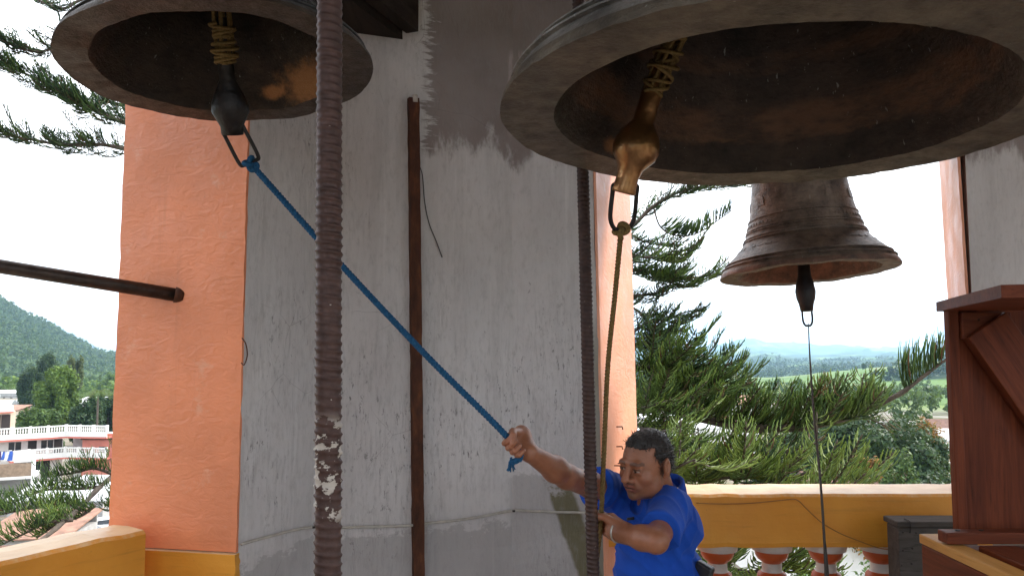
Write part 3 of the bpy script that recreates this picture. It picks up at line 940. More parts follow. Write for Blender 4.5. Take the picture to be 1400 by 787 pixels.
# roof timber carrying the left bell, let into the pier
beam = empty("roof_timber", (-.5, 3.2, 2.98)); tag(beam, "dark timber let into the top of the grey pier", "beam")
w0 = np.array([-.50, 3.33]); dirb = np.array([-.36, -.93]); dirb /= np.linalg.norm(dirb); nb = np.array([-dirb[1], dirb[0]])
w1 = w0 + dirb*3.1
BZ = CAMZ + 1.365
for (off, hw, z0, z1, nm) in ((-.055, .075, BZ, BZ+.26, "timber"), (.062, .030, BZ+.03, BZ+.24, "side_plank")):
    pl = [w0 + nb*(off-hw), w0 + nb*(off+hw), w1 + nb*(off+hw), w1 + nb*(off-hw)]
    childgeo(Geo().prism(pl, z0, z1), nm, MAT['dark_timber'], beam, fix=True)
# carrying timbers of the other two bells, above the picture
for (bl, R, H, lab) in ((BB, .664, .95, "heavy timber above the largest bell"), (TB, .401, 1.0, "heavy timber above the small bell over the balustrade")):
    zt = bl[2] + 1.49*R*H + .02
    t = empty("roof_timber", (bl[0], bl[1], zt)); tag(t, lab, "beam")
    y0, y1 = (-2.6, 3.55) if R > .5 else (3.53, 3.73)
    x0, x1 = (bl[0]-.12, bl[0]+.12) if R > .5 else (.3, 2.3)
    childgeo(Geo().box((x0, y0, zt), (x1, y1, zt+.24)), "timber", MAT['dark_timber'], t)
    for s in (-1, 1):
        c = np.array([bl[0], bl[1]])
        childgeo(Geo().box((c[0]+s*.07-.02, c[1]-.16, zt-.08), (c[0]+s*.07+.02, c[1]+.16, zt+.262)), "iron_strap", MAT['iron'], t)

# ------------------------------------------------------------------ timber frame and box at the right
fr = empty("timber_trestle", (1.75, 2.3, 0)); tag(fr, "reddish brown wooden frame with a diagonal brace at the right edge", "trestle")
def board(lo, hi, name, mat, parent, rz=0., piv=None, bev=.004, rx=0., ry=0.):
    c = (np.array(lo) + np.array(hi)) / 2
    h = (np.array(hi) - np.array(lo)) / 2
    o = Geo().box(-h, h).build(name, mat, parent)
    M = Matrix.Translation(Vector(c)) @ Matrix.Rotation(rz, 4, 'Z') @ Matrix.Rotation(ry, 4, 'Y') @ Matrix.Rotation(rx, 4, 'X')
    o.matrix_local = (Matrix.Translation(-Vector(parent.location)) @ M)
    bevel(o, bev)
    return o
DZ = 2.55
pl = U(1303, 560, DZ)[0]; zb = U(1310, 712, DZ)[2]; zt = U(1300, 420, DZ)[2]; zb2_ = U(1300, 744, 2.40)[2]
board((pl, DZ, zb2_), (pl+.034, DZ+.022, zt-.002), "corner_post", MAT['mahogany'], fr)
board((pl+.012, DZ+.024, zb2_), (pl+.60, DZ+.055, zt-.003), "back_panel", MAT['mahogany'], fr)
board((pl+.036, DZ-.012, zt-.105), (pl+.20, DZ+.022, zt-.016), "block", MAT['mahogany_x'], fr)
# diagonal brace
b0 = np.array([pl+.045, DZ-.030, zt-.10]); b1 = np.array([pl+.50, DZ-.030, zb-.10])
ln = np.linalg.norm(b1-b0); ang = math.atan2(b1[0]-b0[0], -(b1[2]-b0[2]))
o = Geo().box((0, 0, -ln), (.155, .045, 0)).build("diagonal_brace", MAT['mahogany'], fr)
o.matrix_local = Matrix.Translation(Vector(b0) - Vector(fr.location)) @ Matrix.Rotation(-ang, 4, 'Y')
bevel(o, .004)
# top board, running towards the camera
tp = np.array([pl-.016, DZ+.045]); td = np.array([-.31, -.95]); td /= np.linalg.norm(td); tn = np.array([-td[1], td[0]])
poly = [tp, tp + td*.75, tp + td*.75 + tn*.62, tp + tn*.62]
childgeo(Geo().prism(poly, zt-.012, zt+.020), "top_board", MAT['mahogany_x'], fr, fix=True)
for (x, z) in ((1338, 437), (1366, 437)):
    c = U(x, z, DZ-.012)
    childgeo(Geo().tube([c, c + [0, .01, 0]], .004, 10), "screw_hole", MAT['iron'], fr)
zb2 = U(1300, 744, 2.40)[2]
xl = U(1290, 730, 2.42)[0]
board((xl, 2.40, zb2), (xl+.75, 2.455, zb-.002), "sill_beam", MAT['mahogany_x'], fr)
for (x, y) in ((1309, 719), (1341, 719)):
    c = U(x, y, 2.43)
    childgeo(Geo().tube([(c[0], 2.43, zb-.004), (c[0], 2.43, zb+.0005)], .007, 10), "bolt_hole", MAT['iron'], fr)
# lower platform: pale edged board and slats, on legs
pf = empty("timber_platform", (1.7, 2.1, 0)); tag(pf, "low slatted timber platform with a pale edge board under the brown frame", "platform")
zs_ = zb2 - .004
board((xl-.004, 1.55, zs_-.03), (xl+.062, 2.56, zs_), "edge_board", MAT['pale_wood'], pf)
board((xl, 1.56, zs_-.17), (xl+.05, 2.555, zs_-.032), "side_rail", MAT['mahogany_y'], pf)
for i in range(4):
    board((xl+.090+.15*i, 1.55, zs_-.022), (xl+.205+.15*i, 2.395, zs_+.003), "slat", MAT['mahogany_y'], pf)
board((xl+.07, 2.45, zs_-.17), (xl+.7, 2.55, zs_-.034), "end_rail", MAT['mahogany_x'], pf)
board((xl+.07, 1.56, zs_-.17), (xl+.7, 1.62, zs_-.034), "end_rail", MAT['mahogany_x'], pf)
for (x, y) in ((xl+.004, 1.60), (xl+.004, 2.46), (xl+.62, 1.60), (xl+.62, 2.46)):
    board((x, y, 0), (x+.08, y+.08, zs_-.172), "leg", MAT['mahogany'], pf)
for (x, y) in ((1293, 758), (1293, 775)):
    c = U(x, y, 2.3)
# weathered box
bx0 = U(1229, 750, 3.30); bx1 = U(1318, 750, 3.30)
zt2 = U(1260, 712, 3.30)[2]
box = empty("wooden_box", ((bx0[0]+bx1[0])/2, 3.2, 0)); tag(box, "weathered dark grey wooden box in front of the balustrade's right end", "box")
board((bx0[0], 3.30, .003), (bx1[0]+.06, 3.40, zt2-.026), "carcass", MAT['grey_wood'], box)
board((bx0[0]-.006, 3.29, zt2-.024), (bx1[0]+.066, 3.42, zt2), "lid", MAT['grey_wood'], box, bev=.005)
for (x, y) in ((1228, 727), (1246, 728), (1228, 752), (1241, 749), (1240, 770), (1226, 772), (1275, 730), (1290, 748)):
    c = U(x + 6, y, 3.30)
    childgeo(Geo().tube([(c[0], 3.2975, c[2]), (c[0], 3.31, c[2])], .0042, 8), "nail_head", MAT['iron'], box)
c = U(1241, 708, 3.30)
childgeo(Geo().tube(spline([(c[0], 3.33, zt2+.003), (c[0], 3.287, zt2+.004), (c[0]+.002, 3.284, zt2-.02), (c[0], 3.286, zt2-.045)], 12), .003, 5), "bent_wire", MAT['iron'], box)
# thin orange wire tacked along the balustrade rail
P = [U(x, y, 3.49 - o_) for x, y, o_ in ((952, 687, 0), (985, 688, 0), (1020, 687.5, .001), (1050, 685, .001), (1075, 682.5, .001), (1090, 683, .0), (1105, 697, .005), (1125, 715, .02), (1150, 729, .03), (1175, 739, .03), (1200, 748, .03), (1225, 752, .035))]
rw = Geo().tube(spline(P, 70), .0024, 5).build("rail_wire", plain("orange_wire", (.36, .15, .03), .5), None, True)
tag(rw, "thin orange wire tacked along the ochre rail and drooping over the balusters", "wire")

# ------------------------------------------------------------------ the bell ringer
class Vol:
    """signed distance field on a grid; meshed as one continuous surface"""
    def __init__(s, lo, hi, h):
        s.lo = np.array(lo, float); s.h = h
        s.n = np.ceil((np.array(hi) - s.lo) / h).astype(int) + 1
        s.d = np.full(tuple(s.n), .2, np.float32)
    def block(s, pts, pad):
        pts = np.atleast_2d(pts)
        a = np.clip(np.floor((pts.min(0) - pad - s.lo) / s.h).astype(int), 0, s.n - 2)
        b = np.clip(np.ceil((pts.max(0) + pad - s.lo) / s.h).astype(int) + 1, a + 1, s.n)
        ax = [s.lo[i] + s.h*np.arange(a[i], b[i]) for i in range(3)]
        return (slice(a[0], b[0]), slice(a[1], b[1]), slice(a[2], b[2])), np.stack(np.meshgrid(*ax, indexing='ij'), -1).astype(np.float32)
    def comb(s, sl, d, k, sub=False):
        A = s.d[sl]
        if sub:
            B = -d; h = np.clip(.5 - .5*(A - B)/k, 0, 1); s.d[sl] = A*(1-h) + B*h + k*h*(1-h)
        else:
            h = np.clip(.5 + .5*(A - d)/k, 0, 1); s.d[sl] = A*(1-h) + d*h - k*h*(1-h)
    def cap(s, a, b, ra, rb=None, k=.01, sub=False):
        rb = ra if rb is None else rb
        a = np.array(a, np.float32); b = np.array(b, np.float32)
        sl, P = s.block([a, b], max(ra, rb) + k + .02)
        ba = b - a
        t = np.clip(((P - a) @ ba) / (ba @ ba + 1e-9), 0, 1)
        d = np.linalg.norm(P - a - t[..., None]*ba, axis=-1) - (ra + (rb - ra)*t)
        s.comb(sl, d, k, sub)
    def ell(s, c, r, R=None, k=.01, sub=False):
        c = np.array(c, np.float32); r = np.array(r, np.float32)
        sl, P = s.block([c], max(r) + k + .02)
        Q = P - c
        if R is not None: Q = Q @ R.astype(np.float32)          # columns of R = local axes
        k0 = np.linalg.norm(Q / r, axis=-1); k1 = np.linalg.norm(Q / (r*r), axis=-1)
        s.comb(sl, k0*(k0 - 1)/(k1 + 1e-9), k, sub)
    def mesh(s):
        D = s.d; S = D < 0
        c = S[:-1,:-1,:-1].astype(np.int8)
        tot = np.zeros(c.shape, np.int8)
        for i in (0, 1):
            for j in (0, 1):
                for k in (0, 1):
                    tot += S[i:D.shape[0]-1+i, j:D.shape[1]-1+j, k:D.shape[2]-1+k]
        act = (tot > 0) & (tot < 8)
        I = np.argwhere(act)
        idx = np.full(act.shape, -1, np.int64); idx[act] = np.arange(len(I))
        acc = np.zeros((len(I), 3)); cnt = np.zeros(len(I))
        corners = [(i, j, k) for i in (0,1) for j in (0,1) for k in (0,1)]
        val = {q: D[I[:,0]+q[0], I[:,1]+q[1], I[:,2]+q[2]] for q in corners}
        for p in corners:
            for ax in range(3):
                if p[ax] == 0:
                    q = list(p); q[ax] = 1; q = tuple(q)
                    a, b = val[p], val[q]
                    m = (a < 0) != (b < 0)
                    t = np.where(m, a / (a - b + 1e-12), 0)
                    e = np.array(p, float)[None] + np.eye(3)[ax][None]*t[:, None]
                    acc[m] += e[m]; cnt[m] += 1
        V = s.lo + s.h*(I + acc/np.maximum(cnt, 1)[:, None])
        F = []
        for ax in range(3):
            u, v = [(1, 2), (2, 0), (0, 1)][ax]
            a = S; sh = [slice(None)]*3; sh2 = [slice(None)]*3
            sh[ax] = slice(0, -1); sh2[ax] = slice(1, None)
            A, B = S[tuple(sh)], S[tuple(sh2)]
            E = np.argwhere(A != B)
            ok = (E[:, u] > 0) & (E[:, v] > 0) & (E[:, u] < S.shape[u]-1) & (E[:, v] < S.shape[v]-1)
            E = E[ok]; inside = A[tuple(E.T)]
            def cell(du, dv):
                C = E.copy(); C[:, u] += du; C[:, v] += dv; return idx[tuple(C.T)]
            q = np.stack([cell(-1, -1), cell(0, -1), cell(0, 0), cell(-1, 0)], 1)
            q[~inside] = q[~inside][:, ::-1]
            F.append(q)
        F = np.vstack(F)
        return V, F[(F >= 0).all(1)]

def unit(v): v = np.asarray(v, float); return v / np.linalg.norm(v)
# joints
HD = U(882, 633, 2.62)
NK = U(900, 673, 2.70)
SR, SL = U(845, 676, 2.83), U(917, 694, 2.58)
ER, WR = U(775, 651, 2.60), U(723, 618, 2.44)
EL, WL = U(897, 739, 2.36), U(841, 726, 2.49)
CH = U(898, 722, 2.73); WA = U(903, 790, 2.74); PE = U(903, 850, 2.75)
lat = unit(SL - SR); lat_h = unit([lat[0], lat[1], 0])
fwd = unit(np.cross([0, 0, 1], lat_h)); fwd = fwd if fwd[1] < 0 else -fwd
HR, HL = PE - lat_h*.085, PE + lat_h*.085
KR, KL = np.array([HR[0]-.16, HR[1]-.24, .46]), np.array([HL[0]-.02, HL[1]-.28, .46])
AR, AL = np.array([HR[0]-.13, HR[1]-.02, .09]), np.array([HL[0]+.06, HL[1]-.06, .09])
# keep the legs behind the rod and in front of the balustrade
psi, pit, rol = math.radians(50), math.radians(10), math.radians(-4)
Fh = np.array([-math.sin(psi), -math.cos(psi), 0.]); Lh = np.array([math.cos(psi), -math.sin(psi), 0.]); Uh = np.array([0, 0, 1.])
Fp = Fh*math.cos(pit) - Uh*math.sin(pit); Up = Uh*math.cos(pit) + Fh*math.sin(pit)
L2 = Lh*math.cos(rol) + Up*math.sin(rol); U2 = np.cross(L2, Fp); U2 = U2 if U2[2] > 0 else -U2
HB = np.stack([L2, Fp, U2], 1)                      # local x = his left, y = forward, z = up
HS = .925
def hd(x, y, z): return HD + HB @ (np.array([x, y, z])*HS)

def grip(vol, C, axis, palm, rope_r, s=1., thumb=1):
    """a hand closed round a rope: C on the rope, axis along it, palm = from rope towards the wrist"""
    axis = unit(axis); palm = unit(palm - axis*np.dot(palm, axis)); q = np.cross(axis, palm)
    ln = [.95, 1.05, 1.0, .85]
    wrist = C + palm*.098*s
    for i in range(4):
        off = (1.5 - i)*.0185*s*thumb
        fr = .0088*s
        rad = rope_r + fr*.95
        base = C + axis*off + palm*(rad + .016) + q*.012
        pts = [base]
        for an in (38, 105, 172, 236):
            t = math.radians(an)
            pts.append(C + axis*off*.96 + (palm*math.cos(t) + q*math.sin(t))*rad*ln[i])
        for j in range(4):
            vol.cap(pts[j], pts[j+1], fr*(1.08 - .06*j), fr*(1.02 - .06*j), k=.0025)
        vol.cap(wrist + axis*off*.45, base, .0165*s, .0125*s, k=.012)
    # thumb leaves the side of the palm and closes over the fingers
    side = axis*thumb
    t0 = wrist - palm*.03 + side*.018 - q*.006
    t1 = C + side*.034 + palm*.026 - q*.016
    t2 = C + side*.028 - palm*.006 - q*.0225
    t3 = C + side*.012 - palm*.022 - q*.010
    vol.cap(t0, t1, .014*s, .0115*s, k=.008); vol.cap(t1, t2, .011*s, .0102*s, k=.003); vol.cap(t2, t3, .0102*s, .0085*s, k=.003)
    return wrist

lo = np.array([HAND_R[0]-.12, 2.10, -.01]); hi = np.array([SL[0]+.30, 3.08, HD[2]+.16])
body = Vol(lo, hi, .0034)
# trunk
body.cap(CH - lat*.065 + [0, 0, .02], CH + lat*.065 + [0, 0, .02], .098, k=.03)
body.cap(WA - lat_h*.055, WA + lat_h*.055, .100, k=.05)
body.cap(CH, WA, .10, .10, k=.04)
body.cap(PE - lat_h*.06, PE + lat_h*.06, .100, k=.05)
body.cap(NK + [0, 0, -.03], SR, .045, .048, k=.03); body.cap(NK + [0, 0, -.03], SL, .045, .048, k=.03)
# legs
for (h_, k_, a_) in ((HR, KR, AR), (HL, KL, AL)):
    body.cap(h_, k_, .082, .055, k=.03); body.cap(k_, a_ + [0, 0, .02], .052, .035, k=.02)
    body.cap(k_*.7 + a_*.3 + [0, .012, 0], k_*.4 + a_*.6, .05, .036, k=.02)
    body.cap(a_ + [0, 0, -.03], a_ + fwd*.14 + [0, 0, -.055], .036, .026, k=.02)
# right arm, stretched to the rope
body.cap(SR, SR*.45 + ER*.55, .050, .043, k=.03); body.cap(SR*.45 + ER*.55, ER, .043, .039, k=.02)
m = ER*.68 + WR*.32
body.cap(ER, m, .039, .041, k=.02); body.cap(m, WR, .041, .027, k=.02)
# left arm, bent across the chest
body.cap(SL, SL*.45 + EL*.55, .050, .043, k=.03); body.cap(SL*.45 + EL*.55, EL, .043, .036, k=.02)
m = EL*.68 + WL*.32
body.cap(EL, m, .035, .036, k=.015); body.cap(m, WL, .036, .026, k=.02)
axR = unit(k0 - HAND_R)
w = grip(body, HAND_R, axR, WR - HAND_R, .0105, 1.05, 1); body.cap(WR, w, .0265, .026, k=.015)
axL = unit(U(826, 610, 2.50) - HAND_L)
w = grip(body, HAND_L, axL, WL - HAND_L, .0115, 1.05, 1); body.cap(WL, w, .027, .026, k=.015)
# neck and head
body.cap(hd(0, -.035, -.05), NK + [0, 0.01, -.02], .056, .064, k=.025)
def hell(c, r, R=None, k=.01, sub=False): body.ell(c, np.array(r)*HS, R, k, sub)
def hcap(a, b, ra, rb=None, k=.01, sub=False): body.cap(a, b, ra*HS, None if rb is None else rb*HS, k, sub)
hell(hd(0, -.018, .030), (.077, .097, .086), HB, k=.02)
hell(hd(0, .028, -.028), (.066, .060, .084), HB, k=.03)
hell(hd(0, .030, -.078), (.057, .052, .036), HB, k=.025)
for s in (-1, 1):
    hell(hd(s*.046, .020, -.062), (.026, .036, .034), HB, k=.02)
    hell(hd(s*.044, .060, -.030), (.022, .020, .018), HB, k=.018)
hell(hd(0, .076, -.098), (.022, .016, .016), HB, k=.015)
hcap(hd(-.036, .082, .022), hd(.036, .082, .022), .0125, k=.012)
for s in (-1, 1):
    hell(hd(s*.031, .098, .000), (.022, .018, .0135), HB, k=.007, sub=True)
    hell(hd(s*.031, .0745, -.001), (.0155, .0145, .0135), HB, k=.003)
    hcap(hd(s*.016, .0865, .004), hd(s*.033, .0875, .0085), .0042, k=.004); hcap(hd(s*.033, .0875, .0085), hd(s*.047, .079, .003), .0042, k=.004)
    hcap(hd(s*.018, .0865, -.009), hd(s*.044, .081, -.009), .0042, k=.006)
hcap(hd(0, .087, .012), hd(0, .112, -.024), .0085, .0120, k=.007)
hell(hd(0, .1165, -.029), (.0135, .0125, .0115), HB, k=.005)
for s in (-1, 1):
    hell(hd(s*.0165, .102, -.0325), (.0095, .012, .0095), HB, k=.004)
    hell(hd(s*.0075, .106, -.0415), (.004, .005, .004), HB, k=.002, sub=True)
    hcap(hd(s*.020, .090, -.038), hd(s*.030, .082, -.060), .006, k=.012)
hell(hd(0, .084, -.060), (.027, .014, .018), HB, k=.012)
hcap(hd(-.019, .0875, -.0585), hd(0, .0965, -.0560), .0055, k=.005); hcap(hd(.019, .0875, -.0585), hd(0, .0965, -.0560), .0055, k=.005)
hcap(hd(-.016, .0875, -.071), hd(.016, .0875, -.071), .0072, k=.005); hcap(hd(-.006, .0925, -.071), hd(.006, .0925, -.071), .0065, k=.005)
hcap(hd(-.021, .098, -.0645), hd(.021, .098, -.0645), .0032, k=.003, sub=True)
hcap(hd(-.012, .098, -.083), hd(.012, .098, -.083), .006, k=.01, sub=True)
for s in (-1, 1):
    Re = HB @ rotm((0, 0, 1), -s*.35) @ rotm((1, 0, 0), .15)
    hell(hd(s*.086, -.016, -.004), (.0115, .023, .035), Re, k=.005)
    hell(hd(s*.098, -.010, .002), (.008, .012, .020), Re, k=.004, sub=True)
    hell(hd(s*.083, -.006, -.034), (.008, .011, .011), Re, k=.005)
V, F = body.mesh()
# skin tones by place: lips, brows, eyes, stubble
def skin_colours(V):
    Q = (V - HD) @ HB / HS
    x, y, z = Q.T
    c = np.tile(np.array([.31, .122, .063]), (len(V), 1))
    def blend(w, col): c[:] = c*(1 - w[:, None]) + np.array(col)*w[:, None]
    head = (np.linalg.norm(Q, axis=1) < .17)
    sm = lambda v, a, b: np.clip((v - a)/(b - a), 0, 1)
    face = head & (y > .03)
    cheek = np.exp(-(((np.abs(x) - .045)/.02)**2 + ((z + .035)/.022)**2)) * face
    blend(cheek*.35, (.42, .15, .09))
    blend(np.exp(-((x/.02)**2 + ((z + .028)/.02)**2)) * face * (y > .09) * .35, (.42, .16, .10))
    st = face * (z < -.036) * np.clip((-.036 - z)/.012, 0, 1) * np.clip((.05 - np.abs(x))/.02, 0, 1)
    blend(st*.30, (.15, .085, .06))
    mus = face * np.exp(-(((z + .047)/.006)**2)) * (np.abs(x) < .028)
    blend(np.clip(mus, 0, 1)*.40, (.05, .03, .022))
    goat = face * np.exp(-(((z + .094)/.012)**2 + (x/.022)**2))
    blend(goat*.45, (.05, .03, .022))
    lip = face * (y > .078) * ((np.abs(z + .0565) < .0062) | (np.abs(z + .0715) < .0068)) * (np.abs(x) < .024)
    blend(lip*.7, (.30, .095, .075))
    blend(face*(np.abs(z + .0645) < .0026)*(np.abs(x) < .023)*(y > .078)*.9, (.05, .02, .018))
    for s in (-1, 1):
        bx = s*x
        bz = .0235 + .004*np.sin((bx - .012)/.04*np.pi)
        brow = face * (bx > .011) * (bx < .052) * (np.abs(z - bz) < .0052) * (y > .06)
        blend(brow*.62, (.035, .02, .016))
        e = np.sqrt(((bx - .031)/.0125)**2 + ((z + .0005)/.0040)**2)
        blend((face*(e < 1)*(y > .07)).astype(float), (.40, .34, .31))
        ir = np.hypot(bx - .031 + (.003 if s > 0 else -.003), z - .000)
        blend((face*(ir < .0058)*(np.abs(z - .0005) < .0052)*(y > .07)).astype(float), (.016, .010, .008))
        lid = face*(np.abs(z - .0062) < .0020)*(np.abs(bx - .031) < .0150)*(y > .065)
        blend(lid*.85, (.03, .018, .014))
    scalp = head * np.clip((z - .05)/.03, 0, 1)*(y < .07)
    blend(scalp*.3, (.22, .11, .075))
    # nails and knuckles
    for C in (HAND_R, HAND_L):
        dd = np.linalg.norm(V - C, axis=1)
        blend(np.clip(1 - dd/.06, 0, 1)*.35, (.44, .19, .125))
    n = np.sin(V[:, 0]*190 + 3*np.sin(V[:, 2]*130)) * np.sin(V[:, 1]*170 + V[:, 2]*90)
    n2 = np.sin(V[:, 0]*61 + 2*np.sin(V[:, 2]*47)) * np.sin(V[:, 1]*53 + V[:, 2]*38)
    c *= (1 + .05*n + .07*n2)[:, None]
    return c
bskin = NB("tanned_skin", .42, 0, .5)
bskin.set('Base Color', bskin.attr("tone"))
try:
    bskin.set('Subsurface Weight', .12); bskin.b.inputs['Subsurface Radius'].default_value = (.012, .005, .003); bskin.b.inputs['Subsurface Scale'].default_value = .5
except Exception: pass
bskin.bump(bskin.math('ADD', bskin.noise(bskin.obj(), 420, 3), bskin.noise(bskin.obj(), 60, 4)), .3, .003)
man = empty("person", (float(PE[0]), float(PE[1]), 0.))
tag(man, "man in a blue polo shirt leaning left, pulling the bell ropes", "person")
def manpart(name, V, F, mat, smooth=True, parent=None, mids=None):
    o = mesh(name, V, F, mat, parent or man, smooth, mids)
    if parent is None: o.matrix_parent_inverse = Matrix.Translation(-Vector(man.location))
    return o
ob = manpart("body", V, F, bskin.m)
ca = ob.data.color_attributes.new("tone", 'FLOAT_COLOR', 'POINT')
ca.data.foreach_set("color", np.c_[skin_colours(V), np.ones(len(V))].astype(np.float32).ravel())

# hair: short, dark, thin at the temples
hv = Vol(HD - .16, HD + .17, .0034)
hv.ell(hd(0, -.020, .033), (.0805*HS, .1005*HS, .0895*HS), HB, k=.004)
hv.ell(hd(0, -.062, -.005), (.068*HS, .052*HS, .062*HS), HB, k=.02)
P = np.stack(np.meshgrid(*[hv.lo[i] + hv.h*np.arange(hv.n[i]) for i in range(3)], indexing='ij'), -1)
Q = (P - HD) @ HB / HS
x, y, z = Q[..., 0], Q[..., 1], Q[..., 2]
ax_ = np.abs(x)
# hairline: surface y limit depends on height and side (receding at the temples)
front = np.interp(z, [-.06, -.03, -.02, .0, .03, .050, .064, .076, .086, .13], [-.055, -.035, .006, .010, .014, .018, .034, .066, .12, .12]) - np.clip(ax_ - .034, 0, 1)*1.1*np.clip((z - .05)/.02, 0, 1)*np.clip((.10 - z)/.02, 0, 1)
front = front + .010*np.sin(x*170 + 1.)*np.sin(x*70 + z*60) + .006*np.sin(x*380 + z*120)
cut = np.maximum(y - front, -.075 - z)
nz_ = (np.sin(x*260 + 2*np.sin(z*150)) * np.sin(y*240 + 2*np.sin(x*170)) + .6*np.sin(z*330 + x*140)) * .0017
hv.d = np.maximum(hv.d + nz_, cut + nz_*1.5).astype(np.float32)
for s in (-1, 1):
    Re = HB
    hv.ell(hd(s*.094, -.012, -.006), (.022, .025, .036), Re, k=.003, sub=True)
Vh, Fh_ = hv.mesh()
bh = NB("black_hair", .38, 0, .5)
bh.set('Base Color', bh.ramp(bh.noise(bh.map(bh.obj(), (1, 1, .4)), 300, 4), [(.3, (.008, .006, .006)), (.7, (.028, .021, .018))]))
bh.bump(bh.noise(bh.map(bh.obj(), (1, 1, .3)), 500, 3), .8, .004)
hair = manpart("hair", Vh, Fh_, bh.m)
rr = np.random.RandomState(12)
sel = rr.choice(len(Vh), 3600)
g = Geo()
for i in sel:
    p = Vh[i]; qn = (p - HD) @ HB
    nrm = HB @ unit(qn / np.array([.0835, .1035, .0925])**2)
    flow = unit(HB @ np.array([qn[0]*3, -.3 + rr.normal(0, .5), -.35 + rr.normal(0, .4)]))
    L_ = rr.uniform(.008, .022)
    d_ = unit(nrm*.18 + flow*1. + rr.normal(0, .3, 3))
    sd = unit(np.cross(d_, nrm))*.0011
    p = p - nrm*.002
    m_ = p + d_*L_*.6 ; e_ = p + d_*L_ + flow*L_*.3
    g.add([p - sd, p + sd, m_ + sd*.8, m_ - sd*.8, e_], [(0, 1, 2, 3), (3, 2, 4)])
o = g.build("hair_tips", bh.m, man); o.matrix_parent_inverse = Matrix.Translation(-Vector(man.location)); o["kind"] = "stuff"

# polo shirt
sv = Vol([SR[0]-.22, 2.15, PE[2]-.16], [SL[0]+.26, 3.06, NK[2]+.09], .0042)
t_ = .0135
sv.cap(CH - lat*.066 + [0, 0, .02], CH + lat*.066 + [0, 0, .02], .098+t_, k=.03)
sv.cap(CH + fwd*.018, WA + fwd*.03, .105+t_, .115+t_, k=.04)
sv.cap(WA - lat_h*.06, WA + lat_h*.06, .105+t_, k=.05)
sv.cap(WA, PE + [0, 0, .03], .115+t_, .118+t_, k=.05)
sv.cap(PE + [0, 0, .03] - lat_h*.065, PE + [0, 0, .03] + lat_h*.065, .104+t_, k=.05)
sv.cap(NK + [0, 0, -.035], SR, .046+t_, .048+t_, k=.03); sv.cap(NK + [0, 0, -.035], SL, .046+t_, .050+t_, k=.03)
sv.cap(hd(0, -.04, -.09), NK + [0, .012, -.02], .060, .072, k=.02)
sv.cap(SR, SR*.52 + ER*.48, .054+t_, .056+t_*1.3, k=.035)
sv.cap(SL, SL*.20 + EL*.80, .047+t_, .047+t_*1.4, k=.035)
P = np.stack(np.meshgrid(*[sv.lo[i] + sv.h*np.arange(sv.n[i]) for i in range(3)], indexing='ij'), -1).astype(np.float32)
def plane(p, n): return (P - np.asarray(p, np.float32)) @ np.asarray(unit(n), np.float32)
near = lambda c, r: np.linalg.norm(P - np.asarray(c, np.float32), axis=-1) - r
cutR = np.maximum(plane(SR*.55 + ER*.45, ER - SR), near(ER*.6 + SR*.4, .16))
cutL = np.maximum(plane(SL*.45 + EL*.55, EL - SL), near(EL*.7 + SL*.3, .17))
# neck opening, sloping down at the throat
cutN = np.maximum(plane(NK + [0, 0, .012] , np.array([0, 0, 1]) + fwd*.55), near(NK + [0, 0, .05], .13))
throat = np.linalg.norm((P - np.asarray(NK + fwd*.10 + [0, 0, -.020], np.float32)) / np.array([.024, .055, .042], np.float32), axis=-1)
hem = plane(PE + [0, 0, -.07], [0, 0, -1])
d = np.maximum(sv.d, np.maximum(np.maximum(-cutR*0 - 1, -1), hem))
for c_ in (cutR, cutL, cutN):
    inside = c_ > 0
# sleeves and neck end in clean planes
d = np.where((plane(SR*.55 + ER*.45, ER - SR) > 0) & (near(ER*.6 + SR*.4, .17) < 0), np.maximum(d, plane(SR*.55 + ER*.45, ER - SR)), d)
d = np.where((plane(SL*.26 + EL*.74, EL - SL) > 0) & (near(EL*.95 + SL*.05, .115) < 0), np.maximum(d, plane(SL*.26 + EL*.74, EL - SL)), d)
d = np.where(near(NK + [0, 0, .05], .105) < 0, np.maximum(d, plane(NK + [0, 0, .018], np.array([0, 0, 1]) + fwd*.45)), d)
d = np.maximum(d, -(throat - 1)*.04)
# folds: pulled from the raised arm across the back and round the waist
X_ = P[..., 0]; Y_ = P[..., 1]; Z_ = P[..., 2]
a1 = (P - np.asarray(SL, np.float32)) @ np.asarray(unit(unit(WA - SL) + np.array([.35, 0, .25])), np.float32)
a2 = (P - np.asarray(WA, np.float32)) @ np.asarray(unit([.45, .1, 1.0]), np.float32)
wv = np.sin(X_*11 + Y_*7 + 1.3)
rid = lambda q: 1.3*(1 - np.abs(np.sin(q)))**1.6 - .45
f1 = -(rid(a2*46 + 2.2*wv + X_*8)*.0048 + rid(a2*25 + 1.4*wv)*.004) * np.clip((CH[2] + .02 - Z_)/.08, 0, 1)
f2 = -rid(((P - np.asarray(SR, np.float32)) @ np.asarray(unit([.75, -.1, .65]), np.float32))*52 + 1.6*wv) * .005 * np.clip(1 - np.abs(Z_ - CH[2] - .03)/.12, 0, 1)
f3 = -rid(a1*44 + wv*2. + Z_*9) * .0045
sv.d = (d + f1 + f2 + f3*.8).astype(np.float32)
Vs, Fs = sv.mesh()
bs = NB("blue_pique_cotton", .82, 0, .2)
wv_ = bs.voro(bs.obj(), 520)
cl = bs.ramp(bs.noise(bs.obj(), 7, 4), [(.3, (.007, .052, .33)), (.7, (.013, .082, .47))])
bs.set('Base Color', cl)
bs.set('Sheen Weight', .05)
bs.bump(wv_, .25, .002)
shirt = manpart("polo_shirt", Vs, Fs, bs.m)
